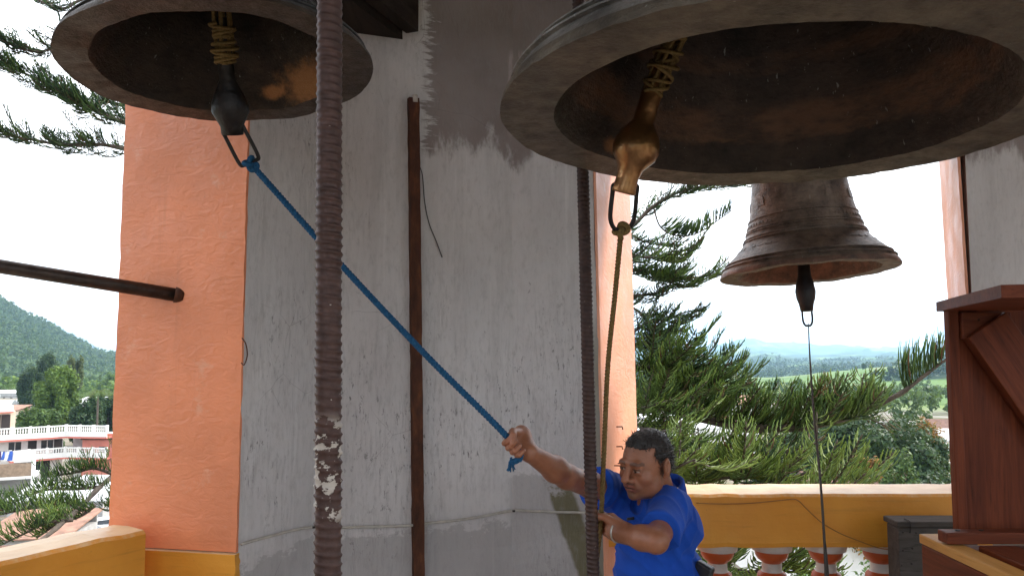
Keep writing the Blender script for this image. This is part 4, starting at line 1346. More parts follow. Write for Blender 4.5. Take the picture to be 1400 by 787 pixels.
# collar: a folded band round the neck
fw = unit(fwd*.8 + Fh*.4); fw[2] = 0; fw = unit(fw); lw_ = unit(np.cross(fw, [0, 0, 1.])); lw_ = lw_ if np.dot(lw_, lat_h) > 0 else -lw_
n = 44; V = []; F = []
cen = NK + np.array([0, .004, .022])
for i in range(n):
    an = math.radians(28 + (332 - 28) * i/(n-1))               # 0 = throat
    dr = fw*math.cos(an) + lw_*math.sin(an)
    back = (1 - math.cos(an))/2
    rad = .076 + .006*(1 - back)
    top = cen + dr*rad + np.array([0, 0, -.052 + .078*back])
    drop = .040 + .010*(1 - back)
    tip = min(i, n-1-i) / 5.
    for (u, h_) in ((0, -.012), (.001, .004), (.005, .008), (.012, .004), (.017 + .006*(1-back), -drop*.55), (.020 + .010*(1-back), -drop*min(1., .75 + .25*tip)), (.015 + .01*(1-back), -drop*min(1., .75 + .25*tip) + .002)):
        V.append(top + dr*u + np.array([0, 0, h_]))
k = 7
for i in range(n-1):
    for j in range(k-1): F.append((i*k+j, (i+1)*k+j, (i+1)*k+j+1, i*k+j+1))
co = manpart("collar", V, F, bs.m, parent=shirt)
sol = co.modifiers.new("thick", 'SOLIDIFY'); sol.thickness = .003; sol.offset = 0
# buttons on the placket
for i, dz in enumerate((-.075, -.115)):
    c = NK + fwd*(.132 + .002*i) + np.array([0, 0, dz])
    g = Geo().tube([c - fwd*.03, c + fwd*.002], .0052, 12)
    g.build("button", MAT['wire'], shirt, True)
# trousers, belt, pouch, shoes
tv = Vol([HR[0]-.30, 2.20, .02], [HL[0]+.26, 3.10, PE[2]+.12], .0065)
tv.cap(PE - lat_h*.062 + [0, 0, .02], PE + lat_h*.062 + [0, 0, .02], .112, k=.05)
for (h_, k_, a_) in ((HR, KR, AR), (HL, KL, AL)):
    tv.cap(h_, k_, .098, .072, k=.04); tv.cap(k_, a_, .070, .062, k=.03)
P = np.stack(np.meshgrid(*[tv.lo[i] + tv.h*np.arange(tv.n[i]) for i in range(3)], indexing='ij'), -1)
tv.d = (np.maximum(np.maximum(tv.d, P[..., 2] - (PE[2] + .075)), .05 - P[..., 2]) + .004*np.sin(P[..., 2]*70 + 5*np.sin(P[..., 0]*14))).astype(np.float32)
Vt, Ft = tv.mesh()
manpart("trousers", Vt, Ft, plain("dark_trousers", (.035, .038, .05), .85, 0, .2, 20, .3, 200))
g = Geo()
for (a_) in (AR, AL):
    g2 = Vol(a_ - .2, a_ + np.array([.2, .2, .1]), .006)
    g2.cap(a_ + [0, .03, -.055], a_ + fwd*.15 + [0, 0, -.058], .042, .036, k=.02); g2.cap(a_, a_ + [0, 0, -.05], .046, .05, k=.02)
    P = np.stack(np.meshgrid(*[g2.lo[i] + g2.h*np.arange(g2.n[i]) for i in range(3)], indexing='ij'), -1)
    g2.d = np.maximum(g2.d, .003 - P[..., 2]).astype(np.float32)
    Vq, Fq = g2.mesh()
    manpart("shoe", Vq, Fq, MAT['black_plastic'])
pc = U(960, 787, 2.62)
o = Geo().box((-.03, -.016, -.05), (.03, .016, .045)).build("belt_pouch", MAT['black_plastic'], man)
o.matrix_local = Matrix.Translation(Vector(pc) - Vector(man.location)) @ Matrix.Rotation(-.7, 4, 'Z') @ Matrix.Rotation(.35, 4, 'Y')
bevel(o, .008, 3)
# wrist band
c = WL*.93 + EL*.07; dv = unit(EL - WL)
uu = unit(np.cross(dv, [0, 0, 1.])); vv = np.cross(dv, uu)
t = np.linspace(0, 2*np.pi, 33)
V, F = tube_vf([c + (uu*math.cos(a_) + vv*math.sin(a_))*.0315 for a_ in t], .0032, 6, False)
manpart("wrist_band", V, F, plain("pale_metal_band", (.5, .48, .45), .35, .8))

# ------------------------------------------------------------------ the conifer close behind the pier
class Whips:
    """cord-like, up-curving branchlets of an araucaria; many thin tapered tubes in one mesh"""
    K = 7
    def __init__(s): s.P = []; s.D0 = []; s.D1 = []; s.L = []; s.R = []; s.C = []
    def add(s, p, d0, d1, L, r, c): s.P.append(p); s.D0.append(d0); s.D1.append(d1); s.L.append(L); s.R.append(r); s.C.append(c)
    def build(s, name, mat, parent, seed):
        rs = np.random.RandomState(seed)
        P = np.array(s.P); D0 = np.array(s.D0); D1 = np.array(s.D1); L = np.array(s.L); R = np.array(s.R); C = np.array(s.C)
        n = len(P); K = s.K
        t = np.linspace(0, 1, K)
        pts = [P]; cur = P.copy()
        for k in range(1, K):
            w = (t[k] ** 1.25)
            d = D0*(1 - w) + D1*w + rs.normal(0, .05, (n, 3)); d /= np.linalg.norm(d, axis=1)[:, None]
            cur = cur + d*(L/(K-1))[:, None]; pts.append(cur)
        Q = np.stack(pts, 1)
        T = np.gradient(Q, axis=1); T /= np.linalg.norm(T, axis=2)[..., None] + 1e-9
        ref = np.zeros_like(T); ref[..., 0] = 1; ref[..., 2] = .3
        N = np.cross(T, ref); N /= np.linalg.norm(N, axis=2)[..., None] + 1e-9
        B = np.cross(T, N)
        rad = R[:, None] * np.interp(t, [0, .15, .8, 1], [.5, 1., .9, .35])[None] * np.where(np.arange(K) % 2 == 0, 1.3, .7)[None] * rs.uniform(.8, 1.2, (n, K))
        tri = np.arange(3) * 2*np.pi/3
        V = Q[:, :, None] + rad[:, :, None, None]*(np.cos(tri)[None, None, :, None]*N[:, :, None] + np.sin(tri)[None, None, :, None]*B[:, :, None])
        V = V.reshape(-1, 3)
        base = (np.arange(n)*K*3)[:, None, None]
        kk = np.arange(K-1)[None, :, None]; jj = np.arange(3)[None, None, :]
        a = base + kk*3 + jj; b = base + kk*3 + (jj+1) % 3
        F = np.stack([a, b, b+3, a+3], -1).reshape(-1, 4)
        o = mesh(name, V, F, mat, parent, False)
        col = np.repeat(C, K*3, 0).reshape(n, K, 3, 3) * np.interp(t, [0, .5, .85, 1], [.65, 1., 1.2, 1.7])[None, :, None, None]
        ca = o.data.color_attributes.new("tone", 'FLOAT_COLOR', 'POINT')
        ca.data.foreach_set("color", np.concatenate([col, np.ones(col.shape[:3] + (1,))], -1).astype(np.float32).ravel())
        o["kind"] = "stuff"
        return o

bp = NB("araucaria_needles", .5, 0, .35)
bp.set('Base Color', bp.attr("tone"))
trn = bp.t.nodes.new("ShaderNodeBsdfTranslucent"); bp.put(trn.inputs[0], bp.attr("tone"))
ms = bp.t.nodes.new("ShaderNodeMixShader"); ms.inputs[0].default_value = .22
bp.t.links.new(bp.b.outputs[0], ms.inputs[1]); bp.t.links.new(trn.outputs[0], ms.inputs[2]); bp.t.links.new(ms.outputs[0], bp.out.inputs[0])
MAT['bark'] = plain("flaky_bark", (.075, .058, .045), .9, 0, .4, 14, .8, 50)
prs = np.random.RandomState(77)
G1 = np.array([.105, .175, .042]); G2 = np.array([.20, .27, .055]); G3 = np.array([.030, .066, .036])
UPV = np.array([0, 0, 1.])
DENS, THICK = .66, 1.5
def plume(W, path, n, L, up=1.0, spread=1.0, tone=(.5, .5), r=.0052, fwd_=.7, u0=0., u1=1., taper=.45, down=.0):
    """whips along a rachis path (world points)"""
    P = spline(path, 40)
    n = int(n*DENS); r = r*THICK
    for i in range(n):
        u = u0 + (u1 - u0) * (i + prs.rand()) / n
        x = u*39; k = int(min(38, x)); f = x - k
        p = P[k]*(1-f) + P[k+1]*f
        T = unit(P[k+1] - P[k])
        S = np.cross(T, UPV); S = S/(np.linalg.norm(S)+1e-6); Nn = np.cross(S, T)
        ph = prs.uniform(-1.45, 1.45) * spread
        side = S*math.sin(ph) + Nn*math.cos(ph)*(1 if prs.rand() > down else -1)
        d0 = unit(side*1.3 + T*fwd_*prs.uniform(.4, 1.1))
        d1 = unit(d0*.40 + UPV*up*1.1 + T*fwd_*.6 + prs.normal(0, .22, 3))
        l = L * (1 - taper*u) * prs.uniform(.7, 1.2)
        w = np.clip(prs.normal(tone[0], tone[1]*.5), 0, 1)
        c = (G3*(1-w*2) + G1*(w*2)) if w < .5 else (G1*(2-2*w) + G2*(2*w-1))
        if prs.rand() < .012: c = np.array([.14, .07, .03])
        W.add(p + prs.normal(0, .008, 3), d0, d1, l, r*prs.uniform(.8, 1.25), c)

def feather(W, base, dirn, ln, n, L, tone, r, curl=.5, droop=.12):
    """one flat spray: a curved rachis with whips combed out on both sides, bending forwards and up"""
    dirn = unit(dirn)
    P = spline([base, base + dirn*ln*.5 + np.array([0, 0, -droop*ln]), base + dirn*ln + np.array([0, 0, .05*ln])], 24)
    S = unit(np.cross(dirn, UPV) + prs.normal(0, .15, 3))
    for i in range(n):
        u = (i + .5*prs.rand())/n; x = u*22; k = int(x); p = P[k] + (P[k+1]-P[k])*(x-k); T = unit(P[k+1]-P[k])
        sg = 1 if i % 2 else -1
        d0 = unit(S*sg*prs.uniform(.75, 1.15) + T*prs.uniform(.35, .6) + UPV*prs.normal(-.05, .12))
        d1 = unit(d0*(1-curl)*.8 + T*.75 + UPV*prs.uniform(.55, 1.0) + prs.normal(0, .10, 3))
        l = L*np.interp(u, [0, .25, .7, 1], [.75, 1., .9, .5])*prs.uniform(.85, 1.12)
        w = np.clip(prs.normal(tone, .16), 0, 1)
        c = (G3*(1-w*2) + G1*(w*2)) if w < .5 else (G1*(2-2*w) + G2*(2*w-1))
        if prs.rand() < .03: c = np.array([.13, .075, .035])
        W.add(p, d0, d1, l, r*prs.uniform(.85, 1.2), c)
    for k in range(0, 22, 4):
        W.add(P[k], unit(P[k+4 if k+4 < 24 else 23]-P[k]), unit(P[min(23, k+4)]-P[k]), np.linalg.norm(P[min(23, k+4)]-P[k])*1.05, r*1.3, np.array([.075, .055, .035]))
pine = empty("pine_tree", (-1.6, 8.6, -15.5))
tag(pine, "tall araucaria pine behind the grey pier, its plumed boughs showing on both sides", "tree")
def pinepart(o): o.matrix_parent_inverse = Matrix.Translation(-Vector(pine.location)); return o
TX, TY = -1.6, 8.6
trunk = spline([(TX, TY, -15.5), (TX+.03, TY, -9), (TX-.03, TY+.03, -2), (TX, TY, 4), (TX+.05, TY, 9), (TX, TY, 13)], 40)
pinepart(Geo().tube(trunk, np.linspace(.34, .07, 40), 16).build("trunk", MAT['bark'], pine, True))
W = Whips()
def limb(pts, r0, r1, start=None):
    z = pts[0][2]
    root = np.array([TX, TY, z - .1 if start is None else start])
    p0_ = np.array(pts[0]); P = spline([root, root*.6 + p0_*.4, p0_ + unit(root - p0_)*.55, p0_ + unit(root - p0_)*.25] + list(pts), 60)
    rr_ = np.linspace(r0, r1, 60) * (1 + .12*np.sin(np.arange(60)*1.3))
    pinepart(Geo().tube(P, rr_, 8).build("limb", MAT['bark'], pine, True))
    # foliage on the stretch hidden behind the pier
    kk = int(np.argmin(np.linalg.norm(P - np.array(pts[0]), axis=1)))
    for q in range(10):
        i_ = prs.randint(2, max(4, kk)); T_ = unit(P[i_+1] - P[i_])
        feather(W, P[i_], T_*prs.uniform(.3, 1.) + [0, prs.uniform(-.9, .9), prs.uniform(-.2, .6)], prs.uniform(.15, .32), 16, .20, prs.uniform(.15, .5), .0055)
    return list(pts)
# ---- right-hand boughs
main = limb([U(860, 540, 7.7), U(930, 562, 7.4), U(1010, 583, 7.2), U(1090, 584, 7.0), U(1150, 572, 6.9), U(1200, 552, 6.8), U(1232, 537, 6.75), U(1265, 512, 6.7), U(1303, 484, 6.65)], .075, .010)
plume(W, main[0:6], 150, .30, 1.3, .85, (.35, .45), fwd_=.9, taper=.15, u0=.02, u1=.93, r=.0042)
plume(W, main[6:], 130, .40, 1.5, .30, (.36, .3), fwd_=1.1, taper=.45, r=.0042, u0=.04)
PM = spline(main[:6], 60)
for k in range(66):      # sprays standing up out of the main bough, leaning outwards
    u = .02 + .90*(k + prs.rand())/66; b0_ = PM[int(u*58)]
    ln = prs.uniform(.38, .60)*(1.12 - .30*u)
    feather(W, b0_, [prs.uniform(.25, .75), prs.uniform(-.8, .55), prs.uniform(.25, .85)], ln, 30, .27*(1.1 - .25*u), prs.choice([.3, .48, .66]), .0066)
# dead twig hanging from the bough
pinepart(Geo().tube(spline([U(1178, 566, 6.85), U(1195, 575, 6.8), U(1212, 582, 6.75)], 10), .006, 5).build("twig", MAT['bark'], pine, True))
for k in range(9):
    a_ = U(1195 + prs.uniform(-18, 14), 563 + prs.uniform(-4, 4), 6.83)
    W.add(a_, unit([.5, -.2, -.7]), unit([.8, prs.uniform(-.3, .3), -.5]), prs.uniform(.12, .3), .003, np.array([.16, .10, .05]))
# brown cone-like tip on the bough
plume(W, [U(1108, 562, 6.9), U(1116, 535, 6.88), U(1135, 518, 6.85)], 60, .16, 1., 1., (.45, .4), r=.005)
for k in range(30):
    a_ = U(1122 + prs.uniform(-8, 14), 522 + prs.uniform(-8, 16), 6.84)
    W.add(a_, unit(prs.normal(0, 1, 3)), unit([.3, 0, 1]), .07, .004, np.array([.20, .11, .05]))
# large dense clump left of the view, above the main bough
for (p0, p1, p2, n, L, tn) in (((858, 505, 7.6), (890, 500, 7.3), (925, 478, 7.1), 160, .36, .55), ((860, 530, 7.5), (900, 528, 7.2), (945, 515, 7.0), 170, .36, .6),
                               ((862, 475, 7.9), (880, 470, 7.7), (900, 455, 7.6), 110, .30, .3), ((900, 530, 7.3), (940, 528, 7.1), (985, 522, 7.0), 130, .34, .45),
                               ((862, 560, 7.2), (885, 556, 6.9), (912, 548, 6.7), 100, .32, .6), ((905, 500, 7.4), (935, 505, 7.3), (965, 498, 7.2), 80, .28, .25)):
    pts = limb([U(*p0), U(*p1), U(*p2)], .035, .010)
    PL = spline(pts, 30)
    for k in range(max(6, n // 10)):
        b0_ = PL[prs.randint(2, 30)]
        feather(W, b0_, [prs.uniform(-.1, 1.), prs.uniform(-1., .4), prs.uniform(-.15, .6)], prs.uniform(.30, .52), 26, L*.72, np.clip(prs.normal(tn, .15), .1, .9), .0060)
# upper boughs against the sky
a_ = limb([U(862, 310, 7.6), U(893, 282, 7.5), U(930, 262, 7.4), U(985, 250, 7.3), U(1030, 238, 7.2)], .035, .008)
PL = spline(a_, 40)
for k in range(22):
    i_ = prs.randint(3, 38); T_ = unit(PL[i_+1] - PL[i_])
    feather(W, PL[i_], T_*prs.uniform(.5, 1.) + [0, prs.uniform(-.8, .8), prs.uniform(-.3, .5)], prs.uniform(.2, .4), 20, .19, prs.uniform(.1, .35), .0048)
tw = [U(893, 282, 7.5), U(903, 310, 7.45), U(925, 322, 7.4), U(955, 318, 7.35), U(1000, 288, 7.3)]
pinepart(Geo().tube(spline(tw, 24), np.linspace(.009, .004, 24), 6).build("twig", MAT['bark'], pine, True))
plume(W, tw[1:], 150, .24, 1.3, .8, (.28, .35), r=.0042, fwd_=1.0)
for (p, n, L, tn) in (([(860, 368, 7.7), (890, 372, 7.5), (930, 380, 7.4), (990, 375, 7.3)], 230, .34, .38), ([(860, 350, 7.3), (890, 352, 7.1), (915, 350, 7.0), (938, 340, 6.9)], 120, .26, .45),
                      ([(862, 405, 7.6), (885, 402, 7.5), (905, 398, 7.4)], 60, .22, .2), ([(862, 455, 7.7), (882, 442, 7.6), (905, 437, 7.5), (945, 424, 7.4)], 120, .24, .22),
                      ([(862, 420, 7.9), (880, 432, 7.8), (892, 450, 7.7)], 70, .26, .18), ([(864, 322, 7.9), (880, 330, 7.8), (905, 335, 7.7)], 40, .18, .15)):
    pts = limb([U(*q) for q in p], .028, .006)
    PL = spline(pts, 30)
    for k in range(max(5, n // 9)):
        i_ = prs.randint(3, 29); T_ = unit(PL[i_+1] - PL[i_])
        feather(W, PL[i_], T_*prs.uniform(.4, 1.) + [0, prs.uniform(-.9, .9), prs.uniform(-.25, .55)], prs.uniform(.22, .42), 22, L*.68, np.clip(prs.normal(tn, .12), .05, .9), .0050)
tw = [U(895, 470, 7.6), U(930, 482, 7.55), U(965, 490, 7.5), U(985, 492, 7.5), U(1003, 478, 7.45)]
pinepart(Geo().tube(spline(tw, 24), np.linspace(.014, .004, 24), 6).build("twig", MAT['bark'], pine, True))
plume(W, tw[3:], 40, .17, 1.2, 1.2, (.2, .3), r=.0038); plume(W, tw[:3], 50, .16, 1., 1.2, (.2, .3), r=.004)
# brown dead material near the trunk
for k in range(110):
    a_ = U(895 + prs.normal(0, 10), 455 + prs.normal(0, 18), 7.8 + prs.normal(0, .1))
    W.add(a_, unit(prs.normal(0, 1, 3)), unit(prs.normal(0, 1, 3) + [0, 0, -.5]), prs.uniform(.08, .2), .0045, np.array([.07, .045, .03]))
# lower boughs reaching under the main one towards the tower
for (p, n, L, tn, r) in (([(858, 575, 7.4), (890, 590, 6.6), (925, 585, 6.0)], 110, .26, .85, .0052), ([(862, 600, 7.2), (920, 612, 6.7), (980, 626, 6.4), (1030, 640, 6.2)], 190, .30, .7, .0055),
                         ([(860, 640, 7.0), (930, 655, 6.4), (1000, 652, 6.0), (1060, 640, 5.8)], 230, .30, .8, .0052), ([(862, 670, 6.8), (960, 690, 6.2), (1060, 690, 5.9), (1130, 672, 5.7)], 260, .30, .85, .0052),
                         ([(880, 615, 7.6), (960, 620, 7.4), (1040, 625, 7.3), (1085, 612, 7.2)], 200, .36, .6, .0055), ([(862, 625, 6.2), (910, 640, 5.7), (950, 628, 5.4)], 120, .24, .9, .0048),
                         ([(950, 668, 6.6), (1050, 660, 6.4), (1110, 645, 6.3), (1150, 655, 6.2)], 150, .28, .9, .0052),
                         ([(880, 720, 6.6), (980, 770, 6.0), (1040, 780, 5.6), (1075, 760, 5.4)], 220, .28, .75, .0052), ([(900, 790, 6.4), (960, 820, 5.9), (1010, 815, 5.6), (1060, 800, 5.4)], 200, .30, .7, .0052)):
    pts = limb([U(*q) for q in p], .030, .007)
    PL = spline(pts, 40)
    for k in range(max(8, n // 12)):
        i_ = prs.randint(4, 39)
        feather(W, PL[i_], [prs.uniform(-.2, 1.), prs.uniform(-1., .3), prs.uniform(-.1, .65)], prs.uniform(.30, .55), 26, L*.82, np.clip(prs.normal(tn, .2), .2, 1.), .0062)
# ---- left-hand boughs
DENS, THICK = 1.0, 1.25
for (p, n, L, tn, r) in (([(190, 172, 8.2), (150, 160, 8.1), (105, 138, 8.0), (60, 112, 7.9), (20, 95, 7.8), (-30, 70, 7.7)], 430, .30, .12, .0042),
                         ([(190, 208, 8.3), (140, 198, 8.2), (85, 198, 8.1), (40, 190, 8.0), (-5, 182, 8.0), (-40, 170, 8.0)], 300, .30, .18, .0042),
                         ([(190, 150, 8.6), (150, 140, 8.5), (110, 150, 8.4)], 120, .24, .15, .0042),
                         ([(190, 25, 8.1), (120, 40, 8.0), (72, 66, 7.9), (45, 70, 7.8), (10, 60, 7.7), (-20, 45, 7.7)], 170, .24, .12, .0042),
                         ([(190, -40, 8.1), (110, 0, 8.0), (86, 12, 7.9), (60, 4, 7.9), (30, -12, 7.8)], 90, .20, .12, .0042)):
    pts = limb([U(*q) for q in p], .040, .006)
    PL = spline(pts, 60)
    for k in range(n // 6):
        i_ = prs.randint(4, 58); T_ = unit(PL[i_+1] - PL[i_])
        feather(W, PL[i_] + prs.normal(0, .02, 3), T_*prs.uniform(.3, 1.) + [0, prs.uniform(-1., 1.), prs.uniform(-.25, .8)], prs.uniform(.16, .40), 18, L*.62, np.clip(prs.normal(tn, .10), .02, .6), .0048)
DENS, THICK = .75, 1.0
lowb = limb([U(172, 640, 8.6), U(140, 662, 8.0), U(115, 688, 7.5), U(95, 706, 7.1), U(60, 735, 6.6), U(20, 760, 6.3)], .034, .018)
for (p, n, L, tn) in (([(160, 650, 8.3), (130, 640, 8.1), (105, 645, 7.9), (65, 652, 7.7)], 170, .17, .3), ([(140, 665, 8.0), (100, 668, 7.8), (60, 670, 7.6), (10, 690, 7.5)], 230, .17, .35),
                      ([(118, 690, 7.6), (80, 690, 7.4), (40, 695, 7.3), (-10, 705, 7.2)], 260, .18, .4), ([(130, 690, 7.4), (110, 705, 7.3), (80, 715, 7.2)], 120, .15, .35),
                      ([(170, 660, 8.2), (165, 680, 8.0), (150, 700, 7.9)], 90, .17, .3), ([(100, 710, 7.0), (60, 715, 6.9), (35, 728, 6.8), (0, 745, 6.7)], 140, .17, .45), ([(90, 700, 7.1), (70, 720, 7.0), (50, 735, 6.9)], 110, .16, .7)):
    pts = [U(*q) for q in p]
    pinepart(Geo().tube(spline(pts, 20), np.linspace(.02, .006, 20), 6).build("twig", MAT['bark'], pine, True))
    plume(W, pts, n, L, 1.0, 1.2, (tn, .4), r=.0046, taper=.1)
    for k in range(5):
        P = spline(pts, 40); b0_ = P[prs.randint(6, 38)]
        dirn = unit(np.array([prs.uniform(-1, .3), prs.uniform(-1, .5), prs.uniform(-.1, .5)])); ln = prs.uniform(.2, .4)
        plume(W, [b0_, b0_ + dirn*ln*.5, b0_ + dirn*ln + [0, 0, .05]], 26, L*.9, 1.1, 1.1, (tn, .5), r=.0046)
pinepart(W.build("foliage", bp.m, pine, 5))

# ------------------------------------------------------------------ land
def _hash(i, j, s):
    n = (i*374761393 + j*668265263 + s*974711) & 0x7fffffff
    n = ((n ^ (n >> 13))*1274126177) & 0x7fffffff
    return ((n ^ (n >> 16)) & 0xffff) / 65535.
def vnoise(x, y, s=0):
    xi = np.floor(x).astype(np.int64); yi = np.floor(y).astype(np.int64)
    u = x - xi; v = y - yi; u = u*u*(3-2*u); v = v*v*(3-2*v)
    a = _hash(xi, yi, s)*(1-u) + _hash(xi+1, yi, s)*u
    b = _hash(xi, yi+1, s)*(1-u) + _hash(xi+1, yi+1, s)*u
    return a*(1-v) + b*v
def fbm(x, y, o=5, s=0, g=.5):
    t = 0; a = 1.; n = 0
    for k in range(o):
        t = t + a*vnoise(x*2**k + 17*k, y*2**k - 9*k, s+k); n += a; a *= g
    return t/n
_px = np.array([-700, -300, -120, 0, 26, 67, 89, 114, 130, 165, 230, 420, 700])
_py = np.array([330, 345, 378, 414, 430, 447, 461, 473, 482, 489, 492, 488, 486])
def ground(x, y):
    x = np.asarray(x, float); y = np.asarray(y, float)
    r = np.hypot(x, y); az = np.arctan2(x, y)
    z = np.interp(r, [0, 120, 250, 500, 900, 1500, 2500, 4000, 7000, 11000, 18000], [-15.5, -15.6, -19, -28, -43, -58, -68, -76, -88, -92, -60])
    hx = 700 + 1050*np.tan(np.clip(az, -1.2, 1.2))
    # rolling hills, growing with distance
    amp = np.interp(r, [300, 900, 2000, 4500, 9000, 14000], [0, 14, 85, 165, 250, 280])
    z = z + amp*(fbm(x/800, y/800, 6, 3, .56) - .44)*1.3
    near = np.interp(r, [700, 1300, 1900, 2600], [0, 1, .7, 0]) * np.interp(hx, [1050, 1220, 1400, 1700], [0, .6, 1.2, 1.6])
    z = z + near*42
    # the wooded mountain on the left
    ry = np.interp(hx, _px, _py)
    rz = CAMZ - (ry - HORIZON)/1050*2300*np.cos(az)
    f = np.clip((r - 700)/1600, 0, 1); f = f*f*(3-2*f)*.85 + f*.15
    back = np.clip((r - 2300)/900, 0, 1)
    w = np.interp(hx, [165, 420], [1, 0]) * (np.abs(az) < 1.5)
    mz = -50 + (rz + 50)*f + 30*f*(1-f)*4*(fbm(x/260, y/260, 5, 9) - .5) - back*60
    z = z*(1-w) + w*np.where(r < 700, z, np.where(f > 0, np.maximum(mz, z*(1-f) + mz*f), z))
    # far blue peak
    pk = np.exp(-((hx - 1025)/38)**2)*170 + np.exp(-((hx - 1090)/60)**2)*70
    z = z + pk*np.clip((r - 9000)/3000, 0, 1)*(np.abs(az) < 1.2)
    return z
def woodmask(x, y):
    r = np.hypot(x, y); hx = 700 + 1050*np.tan(np.clip(np.arctan2(x, y), -1.2, 1.2))
    m = fbm(x/420, y/420, 4, 21)
    m = m + np.interp(hx, [100, 330], [.35, 0])*(r > 800)
    band = np.interp(r, [1500, 1900, 2300, 2700], [0, .16, .16, 0])*(hx > 900)
    m = m + band - np.interp(r, [900, 1050, 1400, 1600], [0, .10, .10, 0])*(hx > 900)
    return np.clip((m - .435)/.03, 0, 1)
az = np.r_[np.linspace(-180, -46, 28), np.linspace(-45, 45, 420), np.linspace(46, 180, 28)]
az = np.radians(az)
rad = np.geomspace(4, 17000, 330)
A, R_ = np.meshgrid(az, rad)
X, Y = R_*np.sin(A), R_*np.cos(A)
Z = ground(X, Y)
nr, na = X.shape
V = np.stack([X, Y, Z], -1).reshape(-1, 3)
i, j = np.meshgrid(np.arange(nr-1), np.arange(na-1), indexing='ij')
F = np.stack([i*na+j, i*na+j+1, (i+1)*na+j+1, (i+1)*na+j], -1).reshape(-1, 4)[:, ::-1]
bg = NB("valley_land", .9, 0, .1)
p = bg.pos()
fc = bg.t.nodes.new("ShaderNodeTexVoronoi"); bg.put(fc.inputs['Vector'], bg.map(p, (1, .55, 0), (0, 0, 0), (0, 0, .3))); fc.inputs['Scale'].default_value = .0065
fs = bg.sep(fc.outputs['Color'])[0]
fields = bg.ramp(fs, [(0., (.075, .135, .036)), (.3, (.115, .185, .046)), (.5, (.15, .20, .055)), (.7, (.10, .165, .045)), (.85, (.26, .23, .13)), (1., (.15, .21, .06))])
fields = bg.mix(bg.rng(bg.noise(p, .03, 5), .4, .7, 0, .4), fields, (.06, .10, .03))
wood = bg.ramp(bg.noise(p, .06, 5, .7), [(.3, (.012, .032, .014)), (.7, (.042, .078, .026))])
wm = bg.t.nodes.new("ShaderNodeAttribute"); wm.attribute_name = "wood"
col = bg.mix(bg.sep(wm.outputs['Color'])[0], fields, wood)
X_, Y_, Z_ = bg.sep(p)
town_d = bg.t.nodes.new("ShaderNodeVectorMath"); town_d.operation = 'LENGTH'; bg.put(town_d.inputs[0], bg.map(p, (1, 1, 0)))
townm = bg.rng(town_d.outputs['Value'], 420, 240)
tcol = bg.ramp(bg.noise(p, .12, 5), [(.35, (.07, .10, .035)), (.5, (.20, .17, .13)), (.65, (.28, .26, .24))])
col = bg.mix(townm, col, tcol)
bg.set('Base Color', col)
land = mesh("terrain", V, F, bg.m, None, True); tag(land, kind="structure")
ca = land.data.color_attributes.new("wood", 'FLOAT_COLOR', 'POINT')
wv = woodmask(X, Y).ravel()
ca.data.foreach_set("color", np.stack([wv, wv, wv, np.ones_like(wv)], 1).astype(np.float32).ravel())

# ------------------------------------------------------------------ leafy trees
def leaf_cloud(rs, center, radii, n, size, clumps=40, flat=.0, fill=.35):
    """leaf faces gathered in clumps through a crown; returns V, F"""
    c = rs.normal(0, 1, (clumps, 3)); c /= np.linalg.norm(c, axis=1)[:, None]
    c *= (fill + (1-fill)*rs.rand(clumps, 1)**.5)
    c[:, 2] = np.where(c[:, 2] < -.55, -.55 + .3*rs.rand(clumps), c[:, 2])
    rad = rs.uniform(.22, .40, clumps)
    k = rs.randint(0, clumps, n)
    d = rs.normal(0, 1, (n, 3)); d /= np.linalg.norm(d, axis=1)[:, None]
    p = c[k] + d*(rad[k]*rs.rand(n)**.35)[:, None]
    P = np.array(center) + p*np.array(radii)
    nrm = d*.7 + rs.normal(0, .6, (n, 3)) + np.array([0, 0, .5]); nrm /= np.linalg.norm(nrm, axis=1)[:, None]
    t = np.cross(nrm, rs.normal(0, 1, (n, 3))); t /= np.linalg.norm(t, axis=1)[:, None] + 1e-9
    b = np.cross(nrm, t)
    s = size*rs.uniform(.6, 1.3, n)[:, None]
    V = np.stack([P - t*s*.6, P - b*s*.32 + nrm*s*.06, P + t*s*.6, P + b*s*.32 + nrm*s*.06], 1).reshape(-1, 3)
    F = np.arange(n*4).reshape(-1, 4)
    return V, F, c
LEAF = {
 'dark': leaf_mat("dark_leaves", [(.014, .038, .012), (.024, .058, .016), (.042, .085, .022)], .15),
 'mid': leaf_mat("green_leaves", [(.035, .075, .018), (.060, .115, .026), (.095, .155, .036)], .25),
 'light': leaf_mat("light_leaves", [(.06, .12, .02), (.10, .18, .03), (.16, .24, .045)]),
 'olive': leaf_mat("olive_leaves", [(.05, .07, .025), (.08, .105, .035), (.12, .14, .05)]),
 'orange': leaf_mat("orange_blossom", [(.06, .08, .02), (.22, .10, .025), (.34, .13, .03), (.40, .17, .04)]),
}
